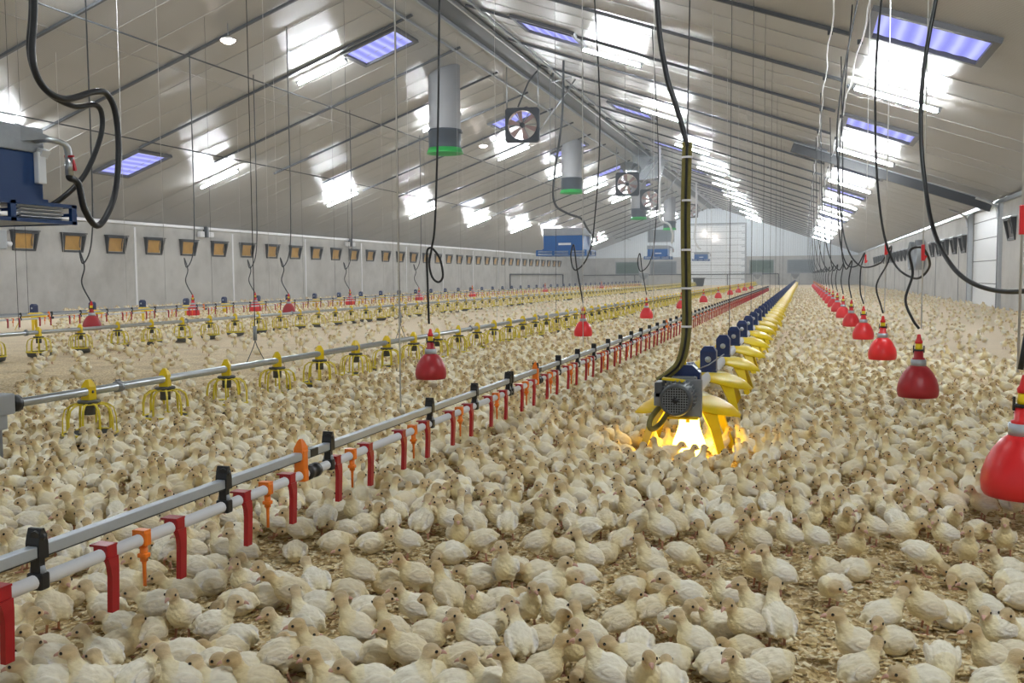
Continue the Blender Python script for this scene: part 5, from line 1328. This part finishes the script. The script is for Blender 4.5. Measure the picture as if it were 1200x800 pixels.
# words that single each bird out: pose, facing, and its place counted in rows from the front
def facing(rz):
    d = (math.degrees(rz) - 17) % 360
    return ['facing right', 'facing away right', 'facing away', 'facing away left', 'facing left', 'facing us leftward', 'facing us', 'facing us rightward'][int((d + 22.5) // 45) % 8]
SHORT = {'standing with neck upright': 'standing upright', 'standing with head turned': 'standing, head turned', 'standing tall and looking sideways': 'standing tall', 'walking with neck stretched forward': 'walking', 'resting on the litter with head raised': 'resting, head up', 'lying down and looking aside': 'lying, looking aside', 'lying low with neck drawn in': 'lying low', 'lying asleep with head tucked aside': 'asleep', 'crouching with head held low': 'crouching', 'pecking at the litter': 'pecking', 'preening its wing': 'preening'}
order = sorted(range(len(chosen)), key=lambda i: -project(chosen[i][0], chosen[i][1])[1])
lab = {}
ROW = 15
rows = [order[i:i + ROW] for i in range(0, len(order), ROW)]
for ri_, rw in enumerate(rows):
    for ci, i in enumerate(sorted(rw, key=lambda i: project(chosen[i][0], chosen[i][1])[0])):
        x, y, rz, k, sc = chosen[i]
        lab[i] = 'poult %s, %s, %s from left in %s row from front' % (SHORT[PROTO[k]['words']], facing(rz), nth(ci + 1), nth(ri_ + 1))
for i, (x, y, rz, k, sc) in enumerate(chosen): place_poult(k, x, y, rz, sc, lab[i])

# everything farther back in the crowd: one mass
def mass(name, lst, label):
    VV, FF, AA = [], [], []; off = 0
    r = np.random.default_rng(3)
    for x, y, a, p, lod in lst:
        c = PKEYS[p]; k = c[int(r.integers(len(c)))]
        V, F, A = PROTO[k]['lods'][lod]
        t = radians(a); s = (0.92 + 0.16 * r.random()) * PS
        R = np.array(((cos(t), -sin(t), 0), (sin(t), cos(t), 0), (0, 0, 1))) * s
        VV.append((V @ R.T + np.array((x, y, 0))).astype(np.float32)); FF.append(F + off)
        w = r.random(); AA.append((A * (np.array((0.90, 0.84, 0.72)) * (1 - w) + np.array((1.03, 1.02, 1.0)) * w)).astype(np.float32)); off += len(V)
    V = np.vstack(VV); F = np.vstack(FF).astype(np.int32); A = np.vstack(AA)
    me = bpy.data.meshes.new(name)
    me.vertices.add(len(V)); me.vertices.foreach_set('co', V.ravel())
    me.loops.add(F.size); me.loops.foreach_set('vertex_index', F.ravel())
    me.polygons.add(len(F)); me.polygons.foreach_set('loop_start', np.arange(0, F.size, 3, dtype=np.int32))
    me.polygons.foreach_set('use_smooth', np.ones(len(F), bool))
    at = me.attributes.new('plumage', 'FLOAT_COLOR', 'POINT'); at.data.foreach_set('color', np.hstack([A, np.ones((len(A), 1), np.float32)]).ravel())
    me.materials.append(MATS['flock_down']); me.update(calc_edges=True)
    o = bpy.data.objects.new(name, me); COL.objects.link(o)
    tag(o, label, 'flock', None, 'stuff')
    print('MASS', name, len(lst), 'birds', len(F), 'faces')
def lod(b):
    d = b[1] * cos(_y) - b[0] * sin(_y)
    return 0 if d < 7.5 else 1 if d < 20 else 2
mass('turkey_flock', [b + (lod(b),) for b in rest], 'dense crowd of cream turkey poults filling the hall beyond the nearest birds')

# loose shavings lying on the bedding near the camera
fl = MB()
VV, FF = [], []; r2 = np.random.default_rng(9); n = 26000
d = 1.75 + 5.2 * r2.random(n) ** 1.25; ang = r2.uniform(-0.62, 0.36, n)
fx = np.sin(ang - 0 * d) * 0; 
px = -np.sin(_y) * d + np.cos(_y) * (r2.uniform(-0.62, 0.62, n) * d); py = np.cos(_y) * d + np.sin(_y) * (r2.uniform(-0.0, 0.0, n)) + np.sin(_y) * 0
px = px; 
L = r2.uniform(0.004, 0.013, n); W = L * r2.uniform(0.3, 0.8, n); th = r2.uniform(0, 6.28, n); tl = r2.uniform(-0.35, 0.35, (n, 2)); z = r2.uniform(0.002, 0.007, n)
cx, sx_ = np.cos(th), np.sin(th)
cor = []
for a, b in ((-1, -1), (1, -1), (1, 1), (-1, 1)):
    u, v = a * L, b * W
    cor.append(np.stack([px + u * cx - v * sx_, py + u * sx_ + v * cx, z + u * tl[:, 0] + v * tl[:, 1] * .6], 1))
up = [c + np.array((0, 0, 0.0012)) for c in cor]
V = np.stack(cor + up, 1).reshape(-1, 3)
base = np.arange(n)[:, None] * 8
quads = np.array([(4, 5, 6, 7), (0, 1, 5, 4), (1, 2, 6, 5), (2, 3, 7, 6), (3, 0, 4, 7), (3, 2, 1, 0)])
F = (base[:, :, None] + quads[None]).reshape(-1, 4).astype(np.int32)
me = bpy.data.meshes.new('wood_shavings')
me.vertices.add(len(V)); me.vertices.foreach_set('co', V.astype(np.float32).ravel())
me.loops.add(F.size); me.loops.foreach_set('vertex_index', F.ravel())
me.polygons.add(len(F)); me.polygons.foreach_set('loop_start', np.arange(0, F.size, 4, dtype=np.int32))
me.materials.append(MATS['flake']); me.update(calc_edges=True)
o = bpy.data.objects.new('wood_shavings', me); COL.objects.link(o)
tag(o, 'loose pale wood shavings strewn over the floor between the poults', 'wood shavings', None, 'stuff')
